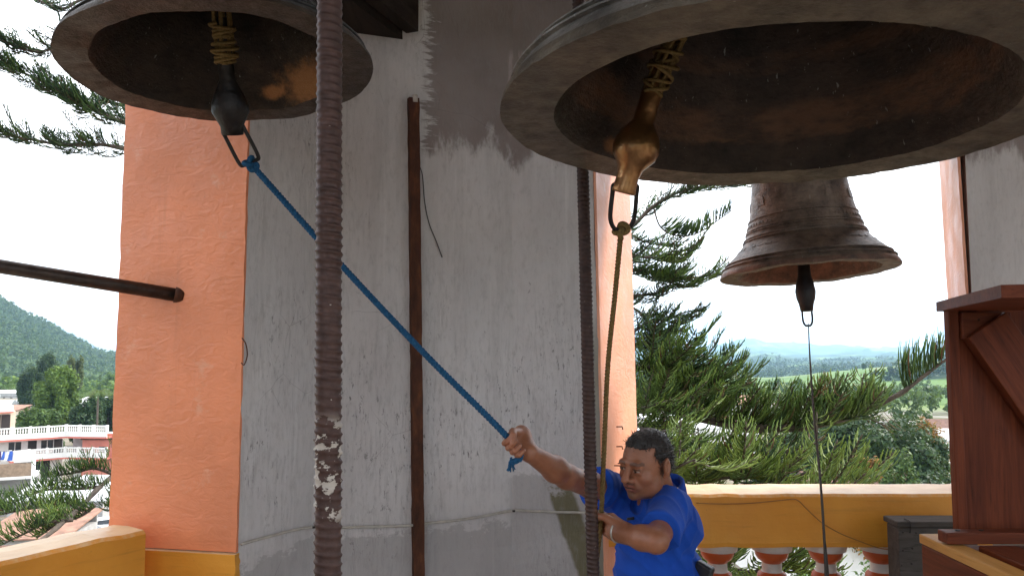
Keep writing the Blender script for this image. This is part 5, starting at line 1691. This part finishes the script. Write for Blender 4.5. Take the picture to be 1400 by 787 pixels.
def broadleaf(name, label, base, h, rx, kind, n, size, seed, group=None, crown_from=.25, clumps=48, ry=None):
    rs = np.random.RandomState(seed)
    t = empty(name, tuple(base)); tag(t, label, "tree", group)
    zc = h*(crown_from + (1 - crown_from)*.5); rz = h*(1 - crown_from)*.5
    V, F, c = leaf_cloud(rs, (0, 0, zc), (rx, ry or rx, rz), n, size, clumps)
    o = mesh("crown", V, F, LEAF[kind], t); o["kind"] = "stuff"
    tr = spline([(0, 0, -.3), (rs.normal(0, .03)*h, rs.normal(0, .02)*h, zc*.5), (rs.normal(0, .04)*h, 0, zc), (0, 0, zc + rz*.6)], 14)
    g = Geo().tube(tr, np.linspace(.035*h*.6, .008*h, 14), 9)
    o = g.build("trunk", MAT['bark'], t, True)
    g = Geo()
    for q in c[:10]:
        e = np.array([q[0]*rx*.8, q[1]*(ry or rx)*.8, zc + q[2]*rz*.8])
        s_ = tr[int(5 + 4*rs.rand())]
        g.tube(spline([s_, (s_ + e)/2 + [0, 0, -.04*h], e], 8), np.linspace(.010*h, .003*h, 8), 6)
    g.build("limbs", MAT['bark'], t, True)
    return t
def at(px, D, dz=0.):
    x = (px - 700)/1050*D
    return np.array([x, D, float(ground(x, D)) + dz])
def top_h(px, py, D):
    """height a thing at distance D needs so that its top shows at py"""
    return float(U(px, py, D)[2] - at(px, D)[2])
# right: dark mass of trees beyond the balustrade
for (px, D, top, rx, kind, nm, lab, sd) in (
    (1128, 78, 583, 5.2, 'dark', "broad_tree", "dark broadleaf tree behind the bough, left end of the dark tree row", 1),
    (1180, 72, 572, 5.6, 'dark', "broad_tree", "tallest dark broadleaf tree at the middle of the dark tree row", 2),
    (1226, 76, 578, 4.0, 'dark', "broad_tree", "dark broadleaf tree at the right end of the dark tree row, beside the orange tree", 3),
    (1252, 80, 580, 2.6, 'orange', "flowering_tree", "tree with orange brown blossom behind the dark trees near the wooden frame", 4),
    (1174, 58, 628, 1.9, 'orange', "flowering_tree", "low orange brown tree just above the balustrade rail", 5),
    (1222, 62, 622, 1.6, 'mid', "broad_tree", "small lighter green tree in front of the dark trees", 6),
    (1085, 84, 600, 4.6, 'dark', "broad_tree", "dark tree half hidden behind the pine plumes", 7)):
    h = top_h(px, top, D)
    broadleaf(nm, lab, at(px, D), h, rx, kind, 30000 if rx > 3 else 8000, .36 if rx > 3 else .28, sd, "trees beyond the balustrade", .12)
broadleaf("broad_tree", "leafy green tree crown showing between the two right-hand balusters", at(1172, 21), top_h(1172, 740, 21), 1.3, 'mid', 5000, .15, 31, None, .35)
broadleaf("broad_tree", "light green shrub crown showing low between the middle balusters", at(1092, 19), top_h(1092, 752, 19), .62, 'light', 2600, .13, 32, None, .5)
# left: trees among the houses
for (px, D, top, rx, kind, nm, lab, sd, cf) in (
    (85, 150, 507, 3.9, 'light', "broad_tree", "round bright green tree standing behind the white balconied building", 11, .10),
    (48, 235, 497, 3.6, 'dark', "broad_tree", "dark green tree left of the round bright tree, farther back", 12, .15),
    (68, 250, 489, 4.0, 'dark', "broad_tree", "dark tree rising behind the round bright tree at its left", 13, .15),
    (104, 262, 487, 2.9, 'olive', "broad_tree", "slender thin-crowned tree rising right of the round bright tree", 14, .30),
    (122, 140, 545, 2.4, 'dark', "broad_tree", "dark bushy tree at the left foot of the palm", 15, .10),
    (150, 150, 540, 3.0, 'dark', "broad_tree", "dark bushy tree right behind the palm by the orange pier side", 16, .10),
    (60, 118, 562, 3.0, 'mid', "broad_tree", "low green tree just above the white building's upper balcony", 17, .10),
    (152, 420, 512, 5.0, 'light', "broad_tree", "pale green tree far off beside the orange pier side", 18, .15)):
    broadleaf(nm, lab, at(px, D), top_h(px, top, D), rx, kind, 16000, .50, sd, "trees among the houses", cf)
# palm
pb = at(138, 122); ph = top_h(138, 541, 122)
palm = empty("palm_tree", tuple(pb)); tag(palm, "palm tree with arching fronds among dark trees at left", "tree")
Geo().tube([(0, 0, -.2), (.1, 0, ph*.5), (.05, 0, ph)], [.22, .17, .14], 8).build("trunk", MAT['bark'], palm, True)
rs = np.random.RandomState(6)
fmesh = None
for k in range(16):
    an = k*2.4; el = rs.uniform(-.1, 1.0)
    d = np.array([math.cos(an), math.sin(an), 0])
    P = spline([np.zeros(3), d*1.2*math.cos(el) + [0, 0, 1.1*math.sin(el)+.3], d*2.6*math.cos(el*.7) + [0, 0, .9*math.sin(el)], d*3.4 + [0, 0, -.6 + .5*el]], 14)
    s = np.cross(d, [0, 0, 1.])
    V = []; F = []
    for q in range(13):
        w = .55*math.sin(math.pi*(q+1)/15)
        for sg in (-1, 1):
            for m_ in range(2):
                b0_ = P[q]*(1 - m_*.5) + P[q+1]*m_*.5; nb_ = len(V)
                V += [b0_, b0_ + (P[q+1] - P[q])*.3, b0_ + s*sg*w + (P[q+1]-P[q])*.9 + np.array([0, 0, -.25*w])]
                F.append((nb_, nb_+1, nb_+2))
    o = mesh("frond", V, F, LEAF['olive' if k < 6 else 'mid'], palm); o.location = (.05, 0, ph)
# woods too far to count
def far_wood(name, xs, ys, sizes, per, leaf, mat, seed):
    rs = np.random.RandomState(seed); Vs = []; n0 = 0
    for x, y, s in zip(xs, ys, sizes):
        z = float(ground(x, y))
        V, F, _ = leaf_cloud(rs, (x, y, z + s*.5), (s*.62, s*.62, s*.55), per, leaf*s, 9)
        Vs.append(V)
    V = np.vstack(Vs); F = np.arange(len(V)).reshape(-1, 4)
    o = mesh(name, V, F, mat); return o
rs = np.random.RandomState(41)
def scatter(n, pxr, rr, mask=True, thr=.35):
    px = rs.uniform(*pxr, n); D = np.exp(rs.uniform(math.log(rr[0]), math.log(rr[1]), n))
    x = (px - 700)/1050*D; y = D
    if mask: k = woodmask(x, y) > thr + .0*x; x, y = x[k], y[k]
    return x, y
x, y = scatter(150, (830, 1420), (210, 620), False)
k = rs.rand(len(x)) < np.where(y < 330, .55, .95); x, y = x[k], y[k]
o = far_wood("valley_trees", x, y, rs.uniform(5, 10, len(x)), 240, .16, LEAF['mid'], 1); tag(o, "loose trees and groves on the near valley floor", "woods", kind="stuff")
x, y = scatter(3200, (830, 1430), (620, 4200))
o = far_wood("valley_woods", x, y, rs.uniform(9, 17, len(x)), 45, .34, LEAF['dark'], 2); tag(o, "dark woods patching the valley hills at right", "woods", kind="stuff")
x, y = scatter(2600, (-140, 190), (700, 2300))
o = far_wood("mountain_forest", x, y, rs.uniform(9, 17, len(x)), 60, .30, LEAF['mid'], 3); tag(o, "green forest covering the mountain at left", "woods", kind="stuff")
x, y = scatter(90, (-60, 190), (330, 700), False)
o = far_wood("foothill_trees", x, y, rs.uniform(6, 12, len(x)), 160, .2, LEAF['light'], 4); tag(o, "light green trees at the foot of the mountain", "woods", kind="stuff")

# ------------------------------------------------------------------ town
MAT['wall_white'] = plain("white_limewash", (.74, .73, .70), .8, 0, .08, 1.5, .2, 8)
MAT['wall_cream'] = plain("cream_wall", (.60, .52, .40), .8, 0, .12, 1.5)
MAT['wall_pink'] = plain("pink_wall", (.55, .20, .15), .8, 0, .12, 1.5)
MAT['wall_grey'] = plain("grey_block_wall", (.34, .33, .32), .85, 0, .2, 1.5)
MAT['wall_brick'] = plain("brick_wall", (.27, .19, .13), .85, 0, .25, 3)
MAT['roof_tile'] = plain("clay_tile_roof", (.12, .058, .040), .85, 0, .4, 2.5, .6, 5)
MAT['roof_sheet'] = plain("pale_sheet_roof", (.55, .56, .56), .5, .2, .15, 1.2)
MAT['roof_rust'] = plain("rusting_sheet_roof", (.28, .15, .10), .7, .1, .4, 1.2)
MAT['salmon'] = plain("salmon_trim", (.58, .17, .13), .7, 0, .1, 2)
MAT['glass_dark'] = plain("dark_window_glass", (.02, .024, .03), .12, 0, .2, 2)
MAT['door_red'] = plain("dark_red_door", (.16, .025, .02), .6, 0, .2, 4)
MAT['door_dark'] = plain("dark_doorway", (.02, .016, .015), .7, 0, .2, 4)
MAT['blue'] = plain("blue_cloth", (.03, .10, .42), .6, 0, .3, 3)
def house(px, D, w, d, h, rot, wall, roof, kind, label, group, dz=0., nwin=3):
    b = at(px, D, dz)
    t = empty("house", tuple(b), (0, 0, rot)); tag(t, label, "house", group)
    Geo().box((-w/2, -d/2, -2), (w/2, d/2, h)).build("wall", MAT[wall], t)
    if kind == 'gable':
        rh = w*.22; e = .4
        g = Geo().add([(-w/2-e, -d/2-e, h+.01), (w/2+e, -d/2-e, h+.01), (w/2+e, d/2+e, h+.01), (-w/2-e, d/2+e, h+.01), (-w/2-e, 0, h+rh), (w/2+e, 0, h+rh),
                       (-w/2-e, -d/2-e, h+.16), (w/2+e, -d/2-e, h+.16), (w/2+e, d/2+e, h+.16), (-w/2-e, d/2+e, h+.16), (-w/2-e, 0, h+rh+.16), (w/2+e, 0, h+rh+.16)],
                      [(6, 7, 11, 10), (8, 9, 10, 11), (0, 1, 7, 6), (2, 3, 9, 8), (0, 6, 10, 9, 3), (1, 2, 8, 11, 7), (0, 3, 2, 1)])
        g.build("roof", MAT[roof], t)
    elif kind == 'shed':
        e = .35
        g = Geo().add([(-w/2-e, -d/2-e, h+.02), (w/2+e, -d/2-e, h+.02), (w/2+e, d/2+e, h+.9), (-w/2-e, d/2+e, h+.9), (-w/2-e, -d/2-e, h+.12), (w/2+e, -d/2-e, h+.12), (w/2+e, d/2+e, h+1.0), (-w/2-e, d/2+e, h+1.0)],
                      [(0, 3, 2, 1), (4, 5, 6, 7), (0, 1, 5, 4), (1, 2, 6, 5), (2, 3, 7, 6), (3, 0, 4, 7)])
        g.build("roof", MAT[roof], t)
        Geo().box((-w/2, d/2-.2, h), (w/2, d/2-.01, h+.85)).build("back_wall", MAT[wall], t)
    else:
        Geo().box((-w/2-.15, -d/2-.15, h+.005), (w/2+.15, d/2+.15, h+.2)).build("roof", MAT[roof], t)
        Geo().box((-w/2-.1, -d/2-.1, h+.2), (w/2+.1, -d/2+.1, h+.75)).build("parapet", MAT[wall], t)
    for i in range(nwin):
        x = -w/2 + w*(i+.5)/nwin
        z0 = h - 1.9
        o = Geo().box((x-.5, -d/2-.03, z0), (x+.5, -d/2+.1, z0+1.1)).build("window", MAT['glass_dark'], t)
        Geo().box((x-.58, -d/2-.07, z0-.12), (x+.58, -d/2+.05, z0-.01)).build("sill", MAT['wall_white'], o)
    return t
rs = np.random.RandomState(9)
HN = "houses of the town"
spec = [  # px, D, w, d, h, rot, wall, roof, kind, label
 (8, 285, 11, 8, 4.5, .2, 'wall_white', 'roof_sheet', 'flat', "white flat-roofed house at the far left edge below the mountain"),
 (30, 300, 9, 7, 6.5, -.1, 'wall_grey', 'roof_sheet', 'flat', "grey two-storey block between white roofs at far left"),
 (38, 250, 8, 7, 4.5, .1, 'wall_white', 'roof_sheet', 'shed', "white house with pale sheet roof left of the round tree"),
 (52, 270, 9, 8, 4.0, -.2, 'wall_grey', 'roof_sheet', 'shed', "low grey shed roof just left of the round tree"),
 (14, 205, 9, 7, 4.5, .1, 'wall_brick', 'roof_rust', 'shed', "brick house with rusty roof above the white building's left end"),
 (35, 200, 10, 7, 3.6, .05, 'wall_cream', 'roof_tile', 'flat', "cream house with reddish roof edge above the white building"),
 (55, 196, 7, 6, 3.6, .0, 'wall_cream', 'roof_sheet', 'flat', "small cream house against the round tree's foot"),
 (112, 265, 7, 7, 4.0, .1, 'wall_grey', 'roof_sheet', 'gable', "grey house between the round tree and the palm"),
 (158, 210, 8, 7, 5.0, .1, 'wall_white', 'roof_sheet', 'flat', "white house beside the orange pier side, right of the palm"),
 (22, 340, 12, 8, 5.0, .3, 'wall_white', 'roof_sheet', 'gable', "farthest white gabled house at the mountain's foot"),
 (4, 245, 9, 7, 4.0, .1, 'wall_white', 'roof_sheet', 'gable', "white gabled house at the left edge, second row above the white building"),
 (44, 318, 10, 7, 5.0, .2, 'wall_white', 'roof_sheet', 'flat', "white flat-roofed house in the row nearest the dark trees at left"),
 (24, 262, 7, 6, 5.5, -.1, 'wall_cream', 'roof_sheet', 'flat', "tall narrow cream house among the white roofs at far left"),
 (132, 300, 8, 7, 4.0, .0, 'wall_white', 'roof_sheet', 'shed', "small white house far behind the palm"),
 (885, 150, 10, 8, 5.0, .2, 'wall_white', 'roof_sheet', 'shed', "pale house seen through the pine left of the main bough"),
 (915, 185, 11, 8, 5.5, -.1, 'wall_cream', 'roof_tile', 'gable', "tile-roofed house seen through the pine under the bough"),
 (958, 160, 11, 8, 5.0, .1, 'wall_pink', 'roof_sheet', 'shed', "pink-walled house with white roof just under the main bough"),
 (945, 120, 10, 8, 5.5, .15, 'wall_white', 'roof_sheet', 'shed', "white house showing behind the man's head through the pine"),
 (985, 118, 9, 8, 4.6, -.1, 'wall_white', 'roof_sheet', 'flat', "white flat-roofed house between lower pine plumes"),
 (900, 112, 9, 7, 5.0, .0, 'wall_grey', 'roof_sheet', 'shed', "grey-roofed house directly behind the man's hair"),
 (1020, 210, 10, 8, 5.0, .2, 'wall_white', 'roof_rust', 'gable', "white house with rusty gable under the bough's middle"),
 (1294, 128, 8, 7, 4.6, .1, 'wall_cream', 'roof_tile', 'gable', "cream house with tiled gable left of the wooden frame"),
 (1303, 112, 6, 6, 4.6, -.1, 'wall_white', 'roof_sheet', 'gable', "white gabled house close beside the wooden frame"),
 (1282, 150, 12, 8, 4.0, .05, 'wall_grey', 'roof_sheet', 'flat', "long grey flat-roofed building above the orange tree's shoulder"),
 (1300, 97, 8, 7, 3.4, .1, 'wall_white', 'roof_sheet', 'flat', "white building just above the rail beside the wooden frame"),
 (1212, 175, 9, 6, 2.4, .1, 'wall_grey', 'roof_sheet', 'flat', "long pale flat roof just beyond the dark trees"),
 (1085, 62, 9, 8, 5.0, .1, 'wall_white', 'roof_sheet', 'flat', "white house low between the second and third balusters"),
 (1160, 66, 8, 8, 5.0, -.1, 'wall_pink', 'roof_tile', 'gable', "pink house low behind the right-hand balusters"),
]
for s in spec: house(*s[:9], s[9], HN)
# near roofs at lower left
house(20, 50, 8, 9, 2.9, .25, 'wall_cream', 'roof_tile', 'gable', "near house with weathered clay tile roof above the left rail", HN, 0)
house(70, 62, 6, 6, 3.0, .1, 'wall_grey', 'roof_rust', 'shed', "house with reddish brown sheet roof under the pine boughs", HN, 0)
house(105, 78, 9, 5, 2.6, .05, 'wall_grey', 'roof_sheet', 'shed', "low building with long white sheet roof before the white building", HN, 0)
house(148, 84, 6, 4, 2.4, -.05, 'wall_grey', 'roof_sheet', 'shed', "white sheet-roofed stall by the orange pier side", HN, 0)
house(168, 97, 5, 7, 6.4, .0, 'wall_pink', 'roof_tile', 'flat', "tall pink house end at the right of the white building", HN, 0, 1)

# white building with balconies
wb = empty("balconied_building", tuple(at(60, 90))); tag(wb, "white three-storey building with long balustraded balconies and salmon trim", "building")
def wbp(o): o.matrix_parent_inverse = Matrix.Translation(-Vector(wb.location)); return o
def pt(px, D): return np.array([(px - 700)/1050*D, D])
q0, q1, q2 = pt(-110, 84), pt(97, 93), pt(152, 92.3)
def offs(p, q, d):
    v = unit(np.r_[q - p, 0])[:2]; return np.array([v[1], -v[0]])*d
zt1, zs1, zt2, zs2 = CAMZ - 9.15, CAMZ - 10.75, CAMZ - 11.75, CAMZ - 13.20
gz = -15.6
segs = [(q0, q1), (q1, q2)]
for si, (a, b_) in enumerate(segs):
    n_ = -offs(a, b_, 1.0)
    back = n_*1.6
    wall = [a + back, b_ + back, b_ + back + n_*6, a + back + n_*6]
    wbp(Geo().prism(wall, gz, zs1 + .02).build("wall", MAT['wall_white'], wb, fix=True))
    L = np.linalg.norm(b_ - a); v = (b_ - a)/L
    for (zt_, zs_, x0) in ((zt1, zs1, 0), (zt2, zs2, 0 if si else L*.62)):
        aa = a + v*x0
        e = .004 if si else 0
        slab = [aa, b_, b_ + back, aa + back]
        o = wbp(Geo().prism(slab, zs_+.06 + e, zs_+.24 + e).build("balcony_slab", MAT['salmon'], wb, fix=True))
        t_ = n_*.14
        bal = wbp(Geo().prism([aa - n_*.02, b_ - n_*.02, b_ + t_, aa + t_], zs_+.26 + e, zs_+.85 + e).build("parapet", MAT['wall_white'], wb, fix=True))
        Geo().prism([aa - n_*.03, b_ - n_*.03, b_ + t_, aa + t_], zt_-.16 + e, zt_ + e).build("handrail", MAT['wall_white'], bal, fix=True)
        LL = np.linalg.norm(b_ - aa); npost = max(2, int(round(LL/1.75)))
        for k in range(npost + 1):
            c = aa + v*(LL*k/npost)
            Geo().prism([c - v*.15 - n_*.05, c + v*.15 - n_*.05, c + v*.15 + n_*.17, c - v*.15 + n_*.17], zs_+.85, zt_+.07 + k*.0001).build("post", MAT['wall_white'], bal, fix=True)
        g = Geo()
        nb = int(LL/.26)
        for k in range(nb):
            c = aa + v*(LL*(k+.5)/nb) + n_*.06
            g.tube([(c[0], c[1], zs_+.84), (c[0], c[1], (zs_+.85+zt_-.16)/2), (c[0], c[1], zt_-.15)], [.045, .085, .045], 6, False)
        g.build("small_balusters", MAT['wall_white'], bal)["kind"] = "stuff"
    # doors and windows in the recessed walls
    for (lev, items) in ((zs1, ((.06, 'd'), (.16, 'w'), (.26, 'd'), (.42, 'd'), (.52, 'd'), (.66, 'w'), (.78, 'd'), (.885, 'w'), (.965, 'd')) if si == 0 else ((.25, 'r'), (.7, 's'))),
                         (zs2, ((.70, 'w'), (.80, 'w'), (.88, 'd')) if si == 0 else ((.3, 'r'),))):
        for (f, kd) in items:
            c = a + v*(L*f) + back
            fl = lev - 2.15
            sz = {'d': (.45, .0, 2.0), 'w': (.62, .85, 1.95), 'r': (1.5, .3, 2.0), 's': (.16, 1.3, 1.5)}[kd]
            mt = {'d': 'door_red' if int(f*100) % 2 else 'door_dark', 'w': 'glass_dark', 'r': 'wall_grey', 's': 'door_dark'}[kd]
            poly = [c - v*sz[0] - n_*.05, c + v*sz[0] - n_*.05, c + v*sz[0] + n_*.1, c - v*sz[0] + n_*.1]
            o = wbp(Geo().prism(poly, fl + sz[1], fl + sz[2]).build({'d': "door", 'w': "window", 'r': "recess", 's': "wall_lamp"}[kd], MAT[mt], wb, fix=True))
            if kd == 'w':
                Geo().prism([c - v*.03 - n_*.08, c + v*.03 - n_*.08, c + v*.03 - n_*.05, c - v*.03 - n_*.05], fl + sz[1], fl + sz[2]).build("mullion", MAT['wall_white'], o, fix=True)
# roof-top room at the left
a, b_ = q0, q0 + (q1 - q0)*.66; n_ = -offs(a, b_, 1.); v = unit(np.r_[b_ - a, 0])[:2]
wbp(Geo().prism([a + n_*2.4, b_ + n_*2.4, b_ + n_*7, a + n_*7], zs1 + .24, zt1 + 1.75).build("roof_room", MAT['wall_cream'], wb, fix=True))
wbp(Geo().prism([a + n_*1.9, b_ + n_*1.9 - v*.3, b_ + n_*7.2 - v*.3, a + n_*7.2], zt1 + 1.76, zt1 + 2.45).build("roof_room_cornice", MAT['wall_white'], wb, fix=True))
wbp(Geo().prism([a + n_*1.85, b_ + n_*1.85 - v*.28, b_ + n_*2.3 - v*.28, a + n_*2.3], zt1 + 1.62, zt1 + 1.755).build("roof_room_trim", MAT['salmon'], wb, fix=True))
for f in (.55, .80, .90):
    c = a + (b_ - a)*f + n_*2.4
    wbp(Geo().prism([c - v*.45 - n_*.05, c + v*.45 - n_*.05, c + v*.45 + n_*.1, c - v*.45 + n_*.1], zs1 + .3, zt1 + 1.4).build("door", MAT['door_dark'], wb, fix=True))
# lower annex in front with brick parapet and washing
an = empty("brick_annex", tuple(at(20, 80))); tag(an, "unfinished concrete annex with brick parapet and washing, below the white building's left end", "building")
def anp(o): o.matrix_parent_inverse = Matrix.Translation(-Vector(an.location)); return o
a, b_ = pt(-60, 77), pt(57, 80); n_ = -offs(a, b_, 1.); v = unit(np.r_[b_ - a, 0])[:2]; L = np.linalg.norm(b_ - a)
zA = U(30, 652, 79)[2]; zP = U(30, 634, 79)[2]; zR = U(30, 615, 79)[2]
anp(Geo().prism([a, b_, b_ + n_*4, a + n_*4], zA - .28, zA).build("floor_slab", MAT['wall_white'], an, fix=True))
anp(Geo().prism([a + n_*.02, b_ + n_*.02, b_ + n_*.18, a + n_*.18], zA + .004, zP).build("brick_parapet", MAT['wall_brick'], an, fix=True))
anp(Geo().prism([a + n_*2.5, b_ + n_*2.5, b_ + n_*4, a + n_*4], -15.6, zA - .284).build("back_wall", MAT['wall_grey'], an, fix=True))
for f in (.10, .55, .985):
    c = a + (b_ - a)*f
    anp(Geo().prism([c - v*.16 - n_*.02, c + v*.16 - n_*.02, c + v*.16 + n_*.3, c - v*.16 + n_*.3], -15.6, zR + (0 if f < .9 else -.25)).build("column", MAT['wall_white'], an, fix=True))
anp(Geo().prism([a + v*L*.75, b_, b_ + n_*.05, a + v*L*.75 + n_*.05], zP + .1, zR - .1).build("white_sheet", MAT['wall_white'], an, fix=True))
rs = np.random.RandomState(2)
wl = empty("washing_line", tuple(at(20, 79))); tag(wl, "line of blue and white washing over the brick parapet", "washing")
for k in range(7):
    c = a + v*(L*(.40 + .048*k)) + n_*.35
    w_ = .28 + .1*rs.rand(); h_ = .7 + .5*rs.rand()
    V = []; F = []
    for i_ in range(5):
        for j_ in range(5):
            pz = zR - .15 - h_*j_/4; of = .05*math.sin(i_*1.7 + j_*.6 + k)
            pq = c + v*(w_*(i_/2 - 1)) + n_*of; V.append((pq[0], pq[1], pz))
    for i_ in range(4):
        for j_ in range(4): F.append((i_*5+j_, i_*5+j_+1, i_*5+j_+6, i_*5+j_+5))
    o = mesh("cloth", V, F, MAT[['blue', 'blue', 'wall_white', 'door_red', 'blue', 'wall_white', 'blue'][k]], wl, True); o.matrix_parent_inverse = Matrix.Translation(-Vector(wl.location))
o = Geo().tube([tuple(a + v*L*.3 + n_*.35) + (zR - .13,), tuple(b_ + n_*.35) + (zR - .13,)], .015, 5).build("line", MAT['wire'], wl); o.matrix_parent_inverse = Matrix.Translation(-Vector(wl.location))

# parked cars by the orange pier side
def car(px, D, rot, col, label):
    b = at(px, D); t = empty("parked_car", tuple(b), (0, 0, rot)); tag(t, label, "car", "cars parked below the white building")
    prof = [(-2.05, .35), (-2.1, .62), (-2.0, .82), (-1.15, .92), (-.55, 1.36), (.65, 1.40), (1.35, 1.0), (1.95, .92), (2.1, .7), (2.08, .35)]
    V = [(x, s*(.83 if z < 1.0 else .66), z) for s in (-1, 1) for x, z in prof]; n = len(prof)
    F = [tuple(range(n)), tuple(range(n, 2*n))[::-1]] + [(i, n+i, n+(i+1) % n, (i+1) % n) for i in range(n)]
    bevel(mesh("body", V, F, plain("car_paint_" + label[:5].strip(), col, .25, 0, .05), t, fix=True), .05)
    for s in (-1, 1):
        Geo().add([(-1.0, s*.80, .95), (-.5, s*.69, 1.31), (.6, s*.69, 1.34), (1.15, s*.80, 1.0)], [(0, 1, 2, 3)]).build("side_window", MAT['glass_dark'], t)
    Geo().add([(-1.16, -.62, .96), (-1.16, .62, .96), (-.60, .55, 1.34), (-.60, -.55, 1.34)], [(0, 1, 2, 3)]).build("windscreen", MAT['glass_dark'], t).location = (-.03, 0, .02)
    Geo().add([(1.36, -.62, 1.02), (1.36, .62, 1.02), (.72, .55, 1.38), (.72, -.55, 1.38)], [(0, 1, 2, 3)]).build("rear_window", MAT['glass_dark'], t).location = (.03, 0, .02)
    for x in (-1.3, 1.3):
        for s in (-1, 1):
            o = Geo().tube([(x, s*.86, .32), (x, s*.64, .32)], .32, 18).build("wheel", MAT['black_plastic'], t)
            Geo().tube([(x, s*.862, .32), (x, s*.868, .32)], .19, 12).build("rim", MAT['roof_sheet'], o)
    return t
car(154, 74, .5, (.72, .73, .74), "silver white car parked beside the orange pier side")
car(131, 70, .3, (.05, .22, .50), "blue car parked left of the silver white one, half hidden by pine")

# ------------------------------------------------------------------ air
hz = Geo().box((-19000, -19000, -140), (19000, 19000, 420)).build("haze", None)
hz.data.materials.clear()
hm = bpy.data.materials.new("pale_haze"); hm.use_nodes = True; hm.node_tree.nodes.clear()
ho = hm.node_tree.nodes.new("ShaderNodeOutputMaterial"); hv_ = hm.node_tree.nodes.new("ShaderNodeVolumePrincipled")
hv_.inputs['Color'].default_value = (.48, .72, 1.0, 1); hv_.inputs['Density'].default_value = 1.0e-4; hv_.inputs['Anisotropy'].default_value = .3
hm.node_tree.links.new(hv_.outputs[0], ho.inputs['Volume'])
hz.data.materials.append(hm); tag(hz, "pale blue haze lying over the valley", "haze", kind="stuff")
